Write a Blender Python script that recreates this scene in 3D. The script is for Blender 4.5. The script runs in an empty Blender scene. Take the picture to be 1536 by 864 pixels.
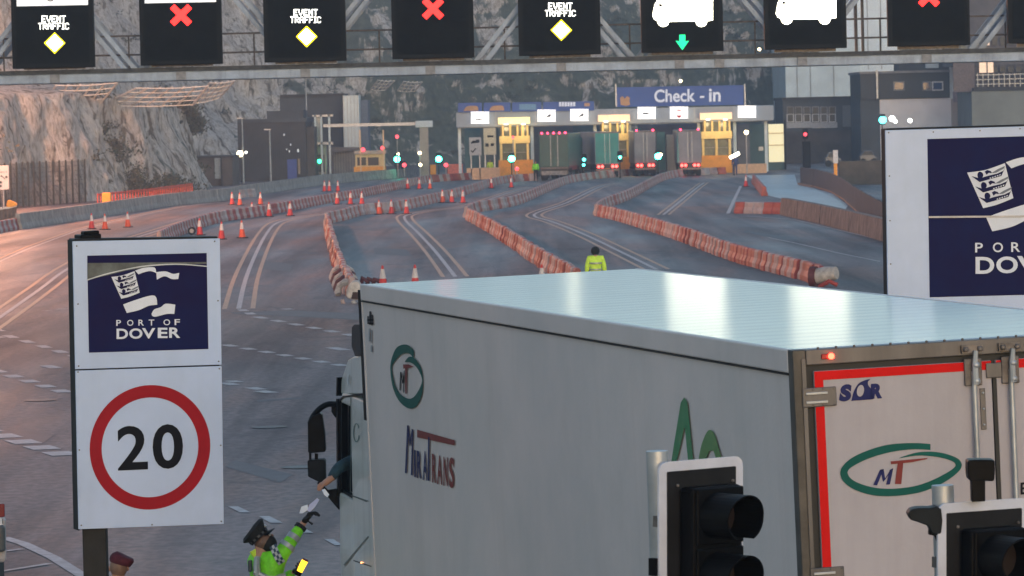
import bpy, bmesh, math, random
from mathutils import Vector, Matrix, noise
random.seed(7)
R = math.radians
scn = bpy.context.scene
C = scn.collection

# ------------------------------------------------------------ camera
FPX, PITCH, ROLL, CAMH = 6808.3, .0376, -.0233, 5.48
_f = Vector((0, math.cos(PITCH), -math.sin(PITCH)))
_u = Vector((0, math.sin(PITCH), math.cos(PITCH)))
_x = Vector((1, 0, 0))
CX = _x * math.cos(ROLL) + _u * math.sin(ROLL)
CU = -_x * math.sin(ROLL) + _u * math.cos(ROLL)
EYE = Vector((0, 0, CAMH))
cd = bpy.data.cameras.new('camera')
cam = bpy.data.objects.new('camera', cd); C.objects.link(cam)
m3 = Matrix((CX, CU, -_f)).transposed()
cam.matrix_world = Matrix.Translation(EYE) @ m3.to_4x4()
cd.sensor_width = 36; cd.lens = FPX / 1536 * 36
cd.clip_start = .5; cd.clip_end = 6000
cd.dof.use_dof = True; cd.dof.focus_distance = 38; cd.dof.aperture_fstop = 16
scn.camera = cam

# ------------------------------------------------------------ sky, sun, exposure
SUN_EL, SUN_ROT = R(9), R(168)
w = bpy.data.worlds.new('World'); scn.world = w; w.use_nodes = True
nt = w.node_tree
sky = nt.nodes.new('ShaderNodeTexSky'); sky.sky_type = 'NISHITA'; sky.sun_disc = False
sky.sun_elevation = SUN_EL; sky.sun_rotation = SUN_ROT; sky.air_density = 1.0; sky.dust_density = .7; sky.ozone_density = 1.35
bg = nt.nodes['Background']; bg.inputs[1].default_value = .15
nt.links.new(sky.outputs[0], bg.inputs[0])
sl = bpy.data.lights.new('sun', 'SUN'); sl.energy = .26; sl.angle = R(50); sl.color = (1, .88, .95)
so = bpy.data.objects.new('sun', sl); C.objects.link(so)
sd = Vector((math.sin(SUN_ROT) * math.cos(SUN_EL), math.cos(SUN_ROT) * math.cos(SUN_EL), math.sin(SUN_EL)))
so.rotation_euler = sd.to_track_quat('Z', 'Y').to_euler()
scn.view_settings.view_transform = 'Standard'; scn.view_settings.look = 'None'
scn.view_settings.gamma = 1; scn.view_settings.exposure = 0.87

# ------------------------------------------------------------ where a point of the place is
def ray(px, py): return _f + CX * ((px - 768) / FPX) - CU * ((py - 432) / FPX)
def G(px, py, z=0.0):
    d = ray(px, py); return EYE + d * ((z - CAMH) / d.z)
def A(px, py, Y):
    d = ray(px, py); return EYE + d * (Y / d.y)
class Plane:
    def __init__(s, p, n): s.p = Vector(p); s.n = Vector(n).normalized()
    def hit(s, px, py, off=0.0):
        d = ray(px, py); t = ((s.p + s.n * off - EYE).dot(s.n)) / d.dot(s.n); return EYE + d * t
def front(Y, X=0): return Plane((X, Y, 0), (0, -1, 0))

# ------------------------------------------------------------ materials
_mats = {}
def M(name, col, rough=.7, metal=0.0, var=.12, scale=6.0, bump=0.0, emit=0.0, col2=None, stretch=(1, 1, 1), bscale=None, spec=.5, coat=0.0, det=6):
    if name in _mats: return _mats[name]
    m = bpy.data.materials.new(name); m.use_nodes = True; _mats[name] = m
    n = m.node_tree; b = n.nodes['Principled BSDF']
    b.inputs['Roughness'].default_value = rough; b.inputs['Metallic'].default_value = metal
    b.inputs['Specular IOR Level'].default_value = spec
    if coat: b.inputs['Coat Weight'].default_value = coat
    tc = n.nodes.new('ShaderNodeTexCoord'); mp = n.nodes.new('ShaderNodeMapping'); mp.inputs['Scale'].default_value = stretch
    geo = n.nodes.new('ShaderNodeNewGeometry'); n.links.new(geo.outputs['Position'], mp.inputs[0])
    nz = n.nodes.new('ShaderNodeTexNoise'); nz.inputs['Scale'].default_value = scale; nz.inputs['Detail'].default_value = det
    nz.inputs['Roughness'].default_value = .65
    n.links.new(mp.outputs[0], nz.inputs[0])
    cr = n.nodes.new('ShaderNodeValToRGB')
    c2 = col2 or tuple(max(0, c * (1 - 2.2 * var)) for c in col)
    c1 = tuple(min(1, c * (1 + var)) for c in col)
    cr.color_ramp.elements[0].position = .3; cr.color_ramp.elements[1].position = .7
    cr.color_ramp.elements[0].color = (*c2, 1); cr.color_ramp.elements[1].color = (*c1, 1)
    n.links.new(nz.outputs[0], cr.inputs[0]); n.links.new(cr.outputs[0], b.inputs['Base Color'])
    if emit:
        b.inputs['Emission Color'].default_value = (*col, 1); b.inputs['Emission Strength'].default_value = emit
    if bump:
        n2 = n.nodes.new('ShaderNodeTexNoise'); n2.inputs['Scale'].default_value = bscale or scale * 5; n2.inputs['Detail'].default_value = 4
        n.links.new(mp.outputs[0], n2.inputs[0])
        bp = n.nodes.new('ShaderNodeBump'); bp.inputs['Strength'].default_value = bump; bp.inputs['Distance'].default_value = .02
        n.links.new(n2.outputs[0], bp.inputs['Height']); n.links.new(bp.outputs[0], b.inputs['Normal'])
    m.use_backface_culling = False
    return m

WHITE = M('white_sign_face', (.42, .52, .72), .38, var=.04, scale=1.6, col2=(.38, .475, .65), det=5)
NAVY = M('navy_sign_print', (.008, .012, .06), .5, var=.1, scale=2, col2=(.012, .008, .045), spec=.05)
PRINTW = M('white_print', (.62, .66, .74), .5, var=.04)
REDP = M('red_print', (.3, .004, .012), .5, var=.06, spec=.15)
BLACKP = M('black_print', (.005, .005, .008), .6, spec=.12)
DARK = M('dark_metal', (.011, .011, .012), .55, var=.3, scale=8, spec=.25)
BLACKPL = M('black_plastic', (.005, .005, .006), .42, var=.2, scale=10, spec=.06)
RUBBER = M('black_rubber', (.012, .012, .012), .8, var=.2)
GALV = M('galvanised_steel', (.42, .44, .47), .45, .6, var=.14, scale=3, bump=.08)
GANT = M('painted_gantry_steel', (.29, .36, .48), .5, .15, var=.16, scale=1.6, bump=.15, bscale=14)
GRIMY = M('grimy_steel', (.17, .15, .14), .55, .5, var=.25, scale=9, bump=.15)
LEDB = M('led_panel_black', (.008, .0075, .008), .7, var=.2, scale=3, spec=.1)
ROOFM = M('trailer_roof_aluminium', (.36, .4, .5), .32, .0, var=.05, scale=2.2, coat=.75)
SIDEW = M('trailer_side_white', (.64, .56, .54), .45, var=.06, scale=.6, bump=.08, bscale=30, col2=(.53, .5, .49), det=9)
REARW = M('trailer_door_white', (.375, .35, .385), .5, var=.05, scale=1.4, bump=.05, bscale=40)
CABW = M('cab_white_paint', (.78, .77, .72), .28, var=.06, scale=1.5, coat=.5)
TEAL = M('teal_print', (.0, .085, .07), .5, var=.06, spec=.15)
GREENP = M('green_print', (.02, .2, .07), .45, var=.1)
LGREENP = M('leaf_green_print', (.08, .22, .06), .45, var=.1)
MAROON = M('red_brown_print', (.2, .035, .032), .5, var=.08, spec=.15)
BLUEP = M('dark_blue_print', (.014, .018, .1), .5, var=.1, spec=.15)
CONC = M('grey_concrete', (.3, .31, .31), .85, var=.2, scale=1.6, bump=.4, bscale=16, col2=(.17, .17, .165))
BCONC = M('brown_stained_concrete', (.2, .172, .15), .85, var=.3, scale=1.4, bump=.4, bscale=12)
GLASS = M('dark_window_glass', (.015, .02, .025), .3, var=.2, scale=2, spec=.3)
HIVIS = M('high_visibility_green', (.2, .75, .01), .6, var=.22, scale=7, bump=1.0, bscale=9)
HIVISY = M('high_visibility_yellow', (.6, .85, .06), .6, var=.1, scale=9, bump=.4, bscale=14)
REFL = M('reflective_grey_tape', (.33, .36, .37), .35, .3, var=.1)
NAVYC = M('dark_navy_cloth', (.012, .015, .03), .85, var=.3, scale=20, bump=.3)
BLACKC = M('black_cloth', (.005, .005, .006), .8, var=.3, scale=20, bump=.3)
SKIN = M('skin', (.42, .22, .15), .55, var=.08, scale=12)
YEL = M('yellow_booth_paint', (.85, .62, .22), .5, var=.08, scale=2)
CREAM = M('cream_booth_paint', (.72, .55, .28), .5, var=.08, scale=2)
ORANGE = M('orange_kerb_paint', (.85, .33, .02), .5, var=.12, scale=2)
LWHITE = M('lamp_white_light', (1, .96, .86), emit=2.2)

def streaks(m, amt, scale=3.0, col=(.62, .58, .54)):
    """rain and dirt runs: long vertical stains of their own shape"""
    n = m.node_tree; b = n.nodes['Principled BSDF']; src = b.inputs['Base Color'].links[0].from_socket
    geo = n.nodes.new('ShaderNodeNewGeometry'); out = src
    for st, lo, hi in (((1, 1, .05), .5, .72), ((.5, .5, .5), .55, .8)):
        mp = n.nodes.new('ShaderNodeMapping'); mp.inputs['Scale'].default_value = st; n.links.new(geo.outputs['Position'], mp.inputs[0])
        z = n.nodes.new('ShaderNodeTexNoise'); z.inputs['Scale'].default_value = scale; z.inputs['Detail'].default_value = 8; z.inputs['Roughness'].default_value = .7; n.links.new(mp.outputs[0], z.inputs[0])
        mr = n.nodes.new('ShaderNodeMapRange'); mr.inputs[1].default_value = lo; mr.inputs[2].default_value = hi; mr.inputs[3].default_value = 0; mr.inputs[4].default_value = amt; n.links.new(z.outputs[0], mr.inputs[0])
        x = n.nodes.new('ShaderNodeMix'); x.data_type = 'RGBA'; x.blend_type = 'MULTIPLY'; n.links.new(mr.outputs[0], x.inputs[0]); n.links.new(out, x.inputs[6]); x.inputs[7].default_value = (*col, 1); out = x.outputs[2]
    n.links.new(out, b.inputs['Base Color'])
streaks(SIDEW, .22, 1.6); streaks(REARW, .3, 2); streaks(WHITE, .12, 3); streaks(CABW, .6, 4); streaks(GANT, .8, 3, (.6, .6, .62)); streaks(CONC, .9, 2, (.45, .43, .4)); streaks(BCONC, .9, 2, (.5, .42, .36))

# ------------------------------------------------------------ mesh builder
def tagit(o, label=None, cat=None, group=None, kind=None):
    if label: o['label'] = label
    if cat: o['category'] = cat
    if group: o['group'] = group
    if kind: o['kind'] = kind
    return o
class MB:
    def __init__(s): s.v = []; s.f = []; s.m = []
    def poly(s, pts, mi=0):
        k = len(s.v); s.v += [Vector(p) for p in pts]; s.f.append(tuple(range(k, k + len(pts)))); s.m.append(mi); return s
    def hexa(s, c, mi=0):      # 8 corners: bottom 4 ccw, top 4
        k = len(s.v); s.v += [Vector(p) for p in c]
        for q in ((3, 2, 1, 0), (4, 5, 6, 7), (0, 1, 5, 4), (1, 2, 6, 5), (2, 3, 7, 6), (3, 0, 4, 7)):
            s.f.append(tuple(k + i for i in q)); s.m.append(mi)
        return s
    def box(s, x0, x1, y0, y1, z0, z1, mi=0, fr=None):
        c = [(x0, y0, z0), (x1, y0, z0), (x1, y1, z0), (x0, y1, z0), (x0, y0, z1), (x1, y0, z1), (x1, y1, z1), (x0, y1, z1)]
        if fr: c = [fr(*p) for p in c]
        return s.hexa(c, mi)
    def prism(s, pts, vec, mi=0):
        pts = [Vector(p) for p in pts]; vec = Vector(vec); n = len(pts); k = len(s.v)
        s.v += pts + [p + vec for p in pts]
        s.f.append(tuple(range(k, k + n))); s.m.append(mi)
        s.f.append(tuple(range(k + 2 * n - 1, k + n - 1, -1))); s.m.append(mi)
        for i in range(n):
            j = (i + 1) % n; s.f.append((k + i, k + n + i, k + n + j, k + j)); s.m.append(mi)
        return s
    def tube(s, pts, r, n=8, mi=0):
        pts = [Vector(p) for p in pts]; k = len(s.v)
        rs = r if isinstance(r, (list, tuple)) else [r] * len(pts)
        ref = None
        for i, p in enumerate(pts):
            t = (pts[min(i + 1, len(pts) - 1)] - pts[max(i - 1, 0)]).normalized()
            if ref is None: ref = t.orthogonal().normalized()
            a = (ref - t * ref.dot(t)).normalized(); ref = a; b = t.cross(a)
            for j in range(n):
                q = 2 * math.pi * j / n; s.v.append(p + (a * math.cos(q) + b * math.sin(q)) * rs[i])
        for i in range(len(pts) - 1):
            for j in range(n):
                a0 = k + i * n + j; a1 = k + i * n + (j + 1) % n
                s.f.append((a0, a1, a1 + n, a0 + n)); s.m.append(mi)
        s.f.append(tuple(k + j for j in range(n - 1, -1, -1))); s.m.append(mi)
        s.f.append(tuple(k + (len(pts) - 1) * n + j for j in range(n))); s.m.append(mi)
        return s
    def ball(s, c, r, n=10, mi=0, sc=(1, 1, 1)):
        c = Vector(c); k = len(s.v)
        for i in range(1, n):
            th = math.pi * i / n
            for j in range(n * 2):
                ph = math.pi * j / n
                s.v.append(c + Vector((r * sc[0] * math.sin(th) * math.cos(ph), r * sc[1] * math.sin(th) * math.sin(ph), r * sc[2] * math.cos(th))))
        for i in range(n - 2):
            for j in range(2 * n):
                a = k + i * 2 * n + j; b = k + i * 2 * n + (j + 1) % (2 * n)
                s.f.append((a, a + 2 * n, b + 2 * n, b)); s.m.append(mi)
        s.f.append(tuple(k + j for j in range(2 * n))); s.m.append(mi)
        s.f.append(tuple(k + (n - 2) * 2 * n + j for j in range(2 * n - 1, -1, -1))); s.m.append(mi)
        return s
    def build(s, name, mats, parent=None, smooth=False, bevel=0.0, loc=None):
        me = bpy.data.meshes.new(name)
        off = Vector(loc) if loc is not None else (parent_loc(parent) if parent else Vector())
        me.from_pydata([v - off for v in s.v], [], s.f)
        if not isinstance(mats, (list, tuple)): mats = [mats]
        for mt in mats: me.materials.append(mt)
        for p, i in zip(me.polygons, s.m): p.material_index = i; p.use_smooth = smooth
        if smooth:
            try: me.set_sharp_from_angle(angle=R(38))
            except Exception: pass
        me.validate(); me.update()
        o = bpy.data.objects.new(name, me); C.objects.link(o)
        if parent: o.parent = parent
        elif loc is not None: o.location = off
        if bevel:
            b = o.modifiers.new('bevel', 'BEVEL'); b.width = bevel; b.segments = 2; b.limit_method = 'ANGLE'; b.angle_limit = R(40)
        return o
_locs = {}
def parent_loc(p):
    v = Vector(p.location)
    while p.parent: p = p.parent; v += Vector(p.location)
    return v
def thing(name, loc, label, cat, group=None):
    o = bpy.data.objects.new(name, None); C.objects.link(o); o.location = loc
    o.empty_display_size = .3
    return tagit(o, label, cat, group)
def copy_tree(o, parent=None):
    c = o.copy(); C.objects.link(c)
    if parent: c.parent = parent
    for ch in list(o.children): copy_tree(ch, c)
    return c

# flat print: outlines drawn on a real surface
def decal(name, polys, plane, mat, parent=None, off=.003):
    b = MB()
    for p in polys: b.poly([plane.hit(x, y, off) for x, y in p])
    return b.build(name, mat, parent)
def slab(name, pts, plane, mat, parent=None, back=-.02, frontoff=0.0, bevel=0.0):
    b = MB(); n = plane.n
    b.prism([plane.hit(x, y, frontoff) for x, y in pts], n * (back - frontoff))
    return b.build(name, mat, parent, bevel=bevel)
_tc = {}
def textmesh(s, bold=0.0):
    if (s, bold) in _tc: return _tc[(s, bold)]
    cu = bpy.data.curves.new('t', 'FONT'); cu.body = s; cu.resolution_u = 5; cu.offset = bold
    o = bpy.data.objects.new('t', cu); C.objects.link(o)
    dg = bpy.context.evaluated_depsgraph_get(); dg.update()
    me = bpy.data.meshes.new_from_object(o.evaluated_get(dg))
    vs = [v.co.copy() for v in me.vertices]; fs = [tuple(p.vertices) for p in me.polygons]
    bpy.data.objects.remove(o); bpy.data.curves.remove(cu); bpy.data.meshes.remove(me)
    x0 = min(v.x for v in vs); x1 = max(v.x for v in vs); y0 = min(v.y for v in vs); y1 = max(v.y for v in vs)
    _tc[(s, bold)] = ([((v.x - x0) / (x1 - x0), (v.y - y0) / (y1 - y0)) for v in vs], fs); return _tc[(s, bold)]
def quadmap(q, u, v):  # q: TL TR BR BL, v up
    tl, tr, br, bl = q
    x = (bl[0] * (1 - u) + br[0] * u) * (1 - v) + (tl[0] * (1 - u) + tr[0] * u) * v
    y = (bl[1] * (1 - u) + br[1] * u) * (1 - v) + (tl[1] * (1 - u) + tr[1] * u) * v
    return x, y
def text(name, s, q, plane, mat, parent=None, bold=0.0, off=.004):
    vs, fs = textmesh(s, bold)
    b = MB(); b.v = [plane.hit(*quadmap(q, u, v), off) for u, v in vs]; b.f = list(fs); b.m = [0] * len(fs)
    return b.build(name, mat, parent)
def rect(x0, y0, x1, y1, sk=0.0): return [(x0, y0), (x1, y0 + sk * (x1 - x0)), (x1, y1 + sk * (x1 - x0)), (x0, y1)]
def qs(x0, y0, x1, y1, sk=0.0): return [(x0, y0), (x1, y0 + sk * (x1 - x0)), (x1, y1 + sk * (x1 - x0)), (x0, y1)]
def smooth_path(pts, n=6, closed=False):
    out = []; N = len(pts)
    rng = range(N) if closed else range(N - 1)
    for i in rng:
        p0 = pts[(i - 1) % N] if closed or i > 0 else pts[0]; p1 = pts[i]; p2 = pts[(i + 1) % N]
        p3 = pts[(i + 2) % N] if closed or i + 2 < N else pts[-1]
        for k in range(n):
            t = k / n
            out.append(tuple(.5 * ((2 * b) + (c - a) * t + (2 * a - 5 * b + 4 * c - d) * t * t + (3 * b - a - 3 * c + d) * t ** 3) for a, b, c, d in zip(p0, p1, p2, p3)))
    if not closed: out.append(tuple(pts[-1]))
    return out

# ------------------------------------------------------------ ground
def node(n, t, **k):
    x = n.nodes.new(t)
    for a, b in k.items(): setattr(x, a, b)
    return x
def asphalt():
    m = bpy.data.materials.new('asphalt'); m.use_nodes = True; n = m.node_tree; b = n.nodes['Principled BSDF']; L = n.links.new
    tc = node(n, 'ShaderNodeTexCoord')
    def nz(sc, st=(1, 1, 1), det=5, dist=0.0):
        mp = node(n, 'ShaderNodeMapping'); mp.inputs['Scale'].default_value = st; L(tc.outputs['Object'], mp.inputs[0])
        z = node(n, 'ShaderNodeTexNoise'); z.inputs['Scale'].default_value = sc; z.inputs['Detail'].default_value = det; z.inputs['Distortion'].default_value = dist
        L(mp.outputs[0], z.inputs[0]); return z
    def ramp(src, a, ca, c, cc):
        r = node(n, 'ShaderNodeValToRGB'); r.color_ramp.elements[0].position = a; r.color_ramp.elements[1].position = c
        r.color_ramp.elements[0].color = (*ca, 1); r.color_ramp.elements[1].color = (*cc, 1); L(src, r.inputs[0]); return r
    def mix(f, a, c, mode='MIX'):
        x = node(n, 'ShaderNodeMix', data_type='RGBA', blend_type=mode)
        if isinstance(f, float): x.inputs[0].default_value = f
        else: L(f, x.inputs[0])
        L(a, x.inputs[6]); L(c, x.inputs[7]); return x.outputs[2]
    base = ramp(nz(.12, (1, .35, 1)).outputs[0], .35, (.118, .102, .098), .65, (.18, .148, .136))
    streak = ramp(nz(.9, (1, .022, 1), 4, .6).outputs[0], .36, (.48, .49, .52), .62, (1.14, 1.1, 1.08))
    fine = ramp(nz(7, (1, .5, 1), 12).outputs[0], .34, (.62, .62, .64), .66, (1.3, 1.28, 1.26))
    oil = ramp(nz(.5, (1, .3, 1), 7, 1.8).outputs[0], .56, (1, 1, 1), .68, (.55, .58, .63))
    brown = ramp(nz(.3, (1, .16, 1), 6, 1.0).outputs[0], .47, (.96, .99, 1.05), .62, (1.3, 1.03, .9))
    c = mix(1.0, base.outputs[0], streak.outputs[0], 'MULTIPLY'); c = mix(1.0, c, fine.outputs[0], 'MULTIPLY')
    c = mix(1.0, c, oil.outputs[0], 'MULTIPLY'); c = mix(1.0, c, brown.outputs[0], 'MULTIPLY'); L(c, b.inputs['Base Color'])
    rr = ramp(nz(.3, (1, .1, 1)).outputs[0], .3, (.42,) * 3, .7, (.75,) * 3); L(rr.outputs[0], b.inputs['Roughness'])
    bp = node(n, 'ShaderNodeBump'); bp.inputs['Strength'].default_value = .8; bp.inputs['Distance'].default_value = .015
    L(nz(60, (1, 1, 1), 3).outputs[0], bp.inputs['Height']); L(bp.outputs[0], b.inputs['Normal'])
    return m
ASPH = asphalt()
def grid_sheet(name, x0, x1, y0, y1, z, mat):
    return MB().poly([(x0, y0, z), (x1, y0, z), (x1, y1, z), (x0, y1, z)]).build(name, mat)
tagit(grid_sheet('ground', -650, 650, -200, 1300, -.004, M('dark_tarmac_ground', (.09, .09, .095), .8, var=.2, scale=.2)), kind='structure')
tagit(grid_sheet('road', -48, 60, -20, 470, 0, ASPH), kind='structure')
def ground_poly(name, px, z, mat, **k):
    b = MB(); b.poly([G(x, y, z) for x, y in px][::-1]); return tagit(b.build(name, mat), kind='structure', **k)
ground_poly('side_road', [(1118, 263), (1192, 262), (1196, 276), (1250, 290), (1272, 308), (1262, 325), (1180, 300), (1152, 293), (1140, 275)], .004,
            M('wet_concrete_sky_sheen', (.3, .36, .42), .3, var=.15, scale=.3, stretch=(1, .2, 1)))  # pale blue of the reflected sky is put into the colour

# ------------------------------------------------------------ road markings
MARKW = M('worn_white_road_paint', (.47, .455, .45), .6, var=.2, scale=5, det=9)
MARKY = M('worn_yellow_road_paint', (.5, .33, .2), .6, var=.2, scale=5, det=9)
def stripe(b, pts, wd, z=.008):
    P = [G(x, y, z) for x, y in pts]
    for i in range(len(P) - 1):
        t0 = (P[min(i + 1, len(P) - 1)] - P[max(i - 1, 0)]).normalized(); t1 = (P[min(i + 2, len(P) - 1)] - P[i]).normalized()
        a = Vector((-t0.y, t0.x, 0)) * wd / 2; c = Vector((-t1.y, t1.x, 0)) * wd / 2
        b.poly([P[i] - a, P[i + 1] - c, P[i + 1] + c, P[i] + a])
def triple(ctr, dl, dr):
    """centre pixel path; sideways spacing in metres of the two yellow lines"""
    P = [G(x, y, .008) for x, y in smooth_path(ctr, 5)]
    obs = []
    for off, mt, nm in ((-dl, MARKY, 'yellow_line'), (0, MARKW, 'white_line'), (dr, MARKY, 'yellow_line')):
        b = MB(); Q = []
        for i, p in enumerate(P):
            t = (P[min(i + 1, len(P) - 1)] - P[max(i - 1, 0)]).normalized(); nrm = Vector((t.y, -t.x, 0)); Q.append((p + nrm * off, nrm * .075))
        for i in range(len(Q) - 1):
            b.poly([Q[i][0] - Q[i][1], Q[i][0] + Q[i][1], Q[i + 1][0] + Q[i + 1][1], Q[i + 1][0] - Q[i + 1][1]])
        tagit(b.build(nm, mt), kind='structure')
triple([(358, 463), (368, 420), (384, 380), (400, 350), (416, 334), (450, 326), (490, 320)], .42, .42)
triple([(683, 415), (654, 378), (628, 350), (608, 330), (612, 322), (650, 315), (700, 309), (770, 287), (800, 280)], .42, .42)
triple([(985, 404), (930, 377), (880, 353), (830, 333), (803, 325), (808, 318), (850, 304), (900, 280), (930, 274)], .42, .42)
triple([(995, 322), (1020, 302), (1045, 282), (1056, 274)], .3, .3)
triple([(-30, 496), (20, 462), (62, 432), (100, 404), (160, 372), (240, 345), (300, 327)], .45, .45)
for nm, mt, pts, wd in (
    ('white_line', MARKW, [(-20, 401), (40, 374), (115, 346), (200, 325), (280, 309), (330, 303)], .12),
    ('yellow_line', MARKY, [(-20, 396), (40, 370), (115, 343.5), (200, 323), (280, 307.5)], .12),
    ('white_line', MARKW, [(1092, 320), (1101, 300), (1111, 279)], .2),
    ('white_line', MARKW, [(1120, 324), (1190, 329), (1250, 343), (1330, 362)], .12),
    ('white_line', MARKW, [(1152, 356), (1200, 366), (1260, 380), (1320, 392)], .08)):
    b = MB(); stripe(b, pts, wd); tagit(b.build(nm, mt), kind='structure')
def dashes(pts, wd=.27, duty=.5, n=None):
    """dashes laid end to end along a ground line, each given by its own pixel pair"""
    b = MB()
    for (x0, y0), (x1, y1) in pts:
        stripe(b, [(x0, y0), (x1, y1)], wd)
    return tagit(b.build('dashed_white_line', MARKW), kind='structure')
def run(p0, p1, n, duty=.5):
    out = []
    for i in range(n):
        t0 = i / n; t1 = (i + duty) / n
        out.append(((p0[0] + (p1[0] - p0[0]) * t0, p0[1] + (p1[1] - p0[1]) * t0), (p0[0] + (p1[0] - p0[0]) * t1, p0[1] + (p1[1] - p0[1]) * t1)))
    return out
dashes(run((362, 464), (383, 474), 2) + run((384, 475), (545, 506), 6))
dashes(run((-10, 493), (10, 499), 1, .6) + run((10, 503), (330, 600), 13) )
dashes(run((338, 517), (530, 551), 7) + run((-5, 505), (8, 508), 1))
dashes(run((-10, 555), (110, 592), 5), .34)
dashes(run((-30, 642), (110, 686), 5, .62), .48)
dashes(run((335, 574), (415, 588), 2, .45) + [((345, 571), (358, 573))])
dashes([((68, 548), (85, 552)), ((66, 466), (74, 466)), ((88, 464), (96, 463)), ((496, 521), (518, 525)),
        ((427, 463), (436, 464)), ((388, 586), (409, 589))], .3)
b = MB()
for pg in ([(342, 759.5), (357, 759.5), (376, 768.5), (360, 768.5)], [(388, 774), (404, 774), (424, 784), (405, 784)], [(447, 793), (458, 793), (470, 799), (455, 799)], [(486, 808.5), (500, 808.5), (513, 817), (503, 818)]): b.poly([G(x, y, .008) for x, y in pg][::-1])
tagit(b.build('dashed_white_line', MARKW), kind='structure')
b = MB(); stripe(b, [(5, 806), (35, 815), (80, 836), (128, 866), (180, 892)], .17); stripe(b, [(3, 827), (33, 823)], .12); stripe(b, [(0, 857), (75, 845)], .12)
tagit(b.build('parking_bay_line', MARKW), kind='structure')
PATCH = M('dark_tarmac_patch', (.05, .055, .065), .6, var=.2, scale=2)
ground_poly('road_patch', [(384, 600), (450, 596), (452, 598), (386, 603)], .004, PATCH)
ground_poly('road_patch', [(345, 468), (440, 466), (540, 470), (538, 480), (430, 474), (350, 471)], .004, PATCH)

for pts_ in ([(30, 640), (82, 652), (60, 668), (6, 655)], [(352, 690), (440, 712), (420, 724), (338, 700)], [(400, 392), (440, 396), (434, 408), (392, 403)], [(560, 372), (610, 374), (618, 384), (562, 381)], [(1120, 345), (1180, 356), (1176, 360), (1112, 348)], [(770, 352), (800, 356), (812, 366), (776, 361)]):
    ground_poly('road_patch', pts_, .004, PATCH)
IRON = M('cast_iron', (.05, .048, .046), .5, .5, var=.3)
for px_, py_ in ((404, 640), (60, 600), (452, 700), (620, 392), (470, 380), (860, 350), (1010, 345)):
    g_ = G(px_, py_, .012); tagit(MB().poly([g_ + Vector((.33 * math.cos(a), .33 * math.sin(a), 0)) for a in [k * math.pi / 8 for k in range(16)]]).build('manhole_cover', IRON), kind='structure')

# ------------------------------------------------------------ cliff
def cliff_mat():
    m = bpy.data.materials.new('chalk_cliff'); m.use_nodes = True; n = m.node_tree; b = n.nodes['Principled BSDF']; L = n.links.new
    b.inputs['Roughness'].default_value = .95
    tc = node(n, 'ShaderNodeTexCoord')
    def nz(sc, st=(1, 1, 1), rot=(0, 0, 0), det=7, dist=0.0, rg=.6):
        mp = node(n, 'ShaderNodeMapping'); mp.inputs['Scale'].default_value = st; mp.inputs['Rotation'].default_value = rot; L(tc.outputs['Object'], mp.inputs[0])
        z = node(n, 'ShaderNodeTexNoise'); z.inputs['Scale'].default_value = sc; z.inputs['Detail'].default_value = det; z.inputs['Distortion'].default_value = dist; z.inputs['Roughness'].default_value = rg
        L(mp.outputs[0], z.inputs[0]); return z.outputs[0]
    def ramp(src, els):
        r = node(n, 'ShaderNodeValToRGB')
        for i, (p, c) in enumerate(els):
            e = r.color_ramp.elements[i] if i < 2 else r.color_ramp.elements.new(p)
            e.position = p; e.color = (*c, 1)
        L(src, r.inputs[0]); return r.outputs[0]
    def mixc(f, a, c, mode='MIX'):
        x = node(n, 'ShaderNodeMix', data_type='RGBA', blend_type=mode)
        if isinstance(f, float): x.inputs[0].default_value = f
        else: L(f, x.inputs[0])
        L(a, x.inputs[6]); L(c, x.inputs[7]); return x.outputs[2]
    chalk = ramp(nz(.5, (1, 1, .6)), [(.25, (.46, .44, .42)), (.55, (.66, .63, .6)), (.8, (.74, .71, .68))])
    crack = ramp(nz(2.6, (1, 1, .35), (0, R(24), 0), 9, .4, .75), [(.4, (.5, .47, .42)), (.52, (1, 1, 1))])
    crack2 = ramp(nz(.8, (1, 1, .26), (0, R(30), 0), 9, .9, .68), [(.4, (.3, .27, .22)), (.46, (1, 1, 1))])
    rock = mixc(1.0, mixc(1.0, chalk, crack, 'MULTIPLY'), crack2, 'MULTIPLY')
    veg = ramp(nz(1.3, (1, 1, .7)), [(.3, (.055, .075, .062)), (.6, (.115, .14, .11)), (.8, (.18, .185, .14))])
    # how much plant cover: diagonal bands, less on the steep near spur on the left
    d = nz(.24, (1.2, 1, .32), (0, R(42), 0), 9, .7, .68)
    sep = node(n, 'ShaderNodeSeparateXYZ'); L(tc.outputs['Object'], sep.inputs[0])
    mr = node(n, 'ShaderNodeMapRange'); mr.inputs[1].default_value = -33; mr.inputs[2].default_value = -19; mr.inputs[3].default_value = -.17; mr.inputs[4].default_value = .045; L(sep.outputs[0], mr.inputs[0])
    ad = node(n, 'ShaderNodeMath', operation='ADD'); L(d, ad.inputs[0]); L(mr.outputs[0], ad.inputs[1])
    ge = node(n, 'ShaderNodeNewGeometry'); s2 = node(n, 'ShaderNodeSeparateXYZ'); L(ge.outputs['Normal'], s2.inputs[0])
    up = node(n, 'ShaderNodeMath', operation='MULTIPLY_ADD'); L(s2.outputs[2], up.inputs[0]); up.inputs[1].default_value = .16; L(ad.outputs[0], up.inputs[2])
    mask = ramp(up.outputs[0], [(.54, (0, 0, 0)), (.6, (1, 1, 1))])
    L(mixc(mask, rock, veg), b.inputs['Base Color'])
    bp = node(n, 'ShaderNodeBump'); bp.inputs['Strength'].default_value = 1.0; bp.inputs['Distance'].default_value = .6
    L(nz(1.1, (1, 1, .45), (0, R(25), 0), 10, .3, .78), bp.inputs['Height']); L(bp.outputs[0], b.inputs['Normal'])
    return m
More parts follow.
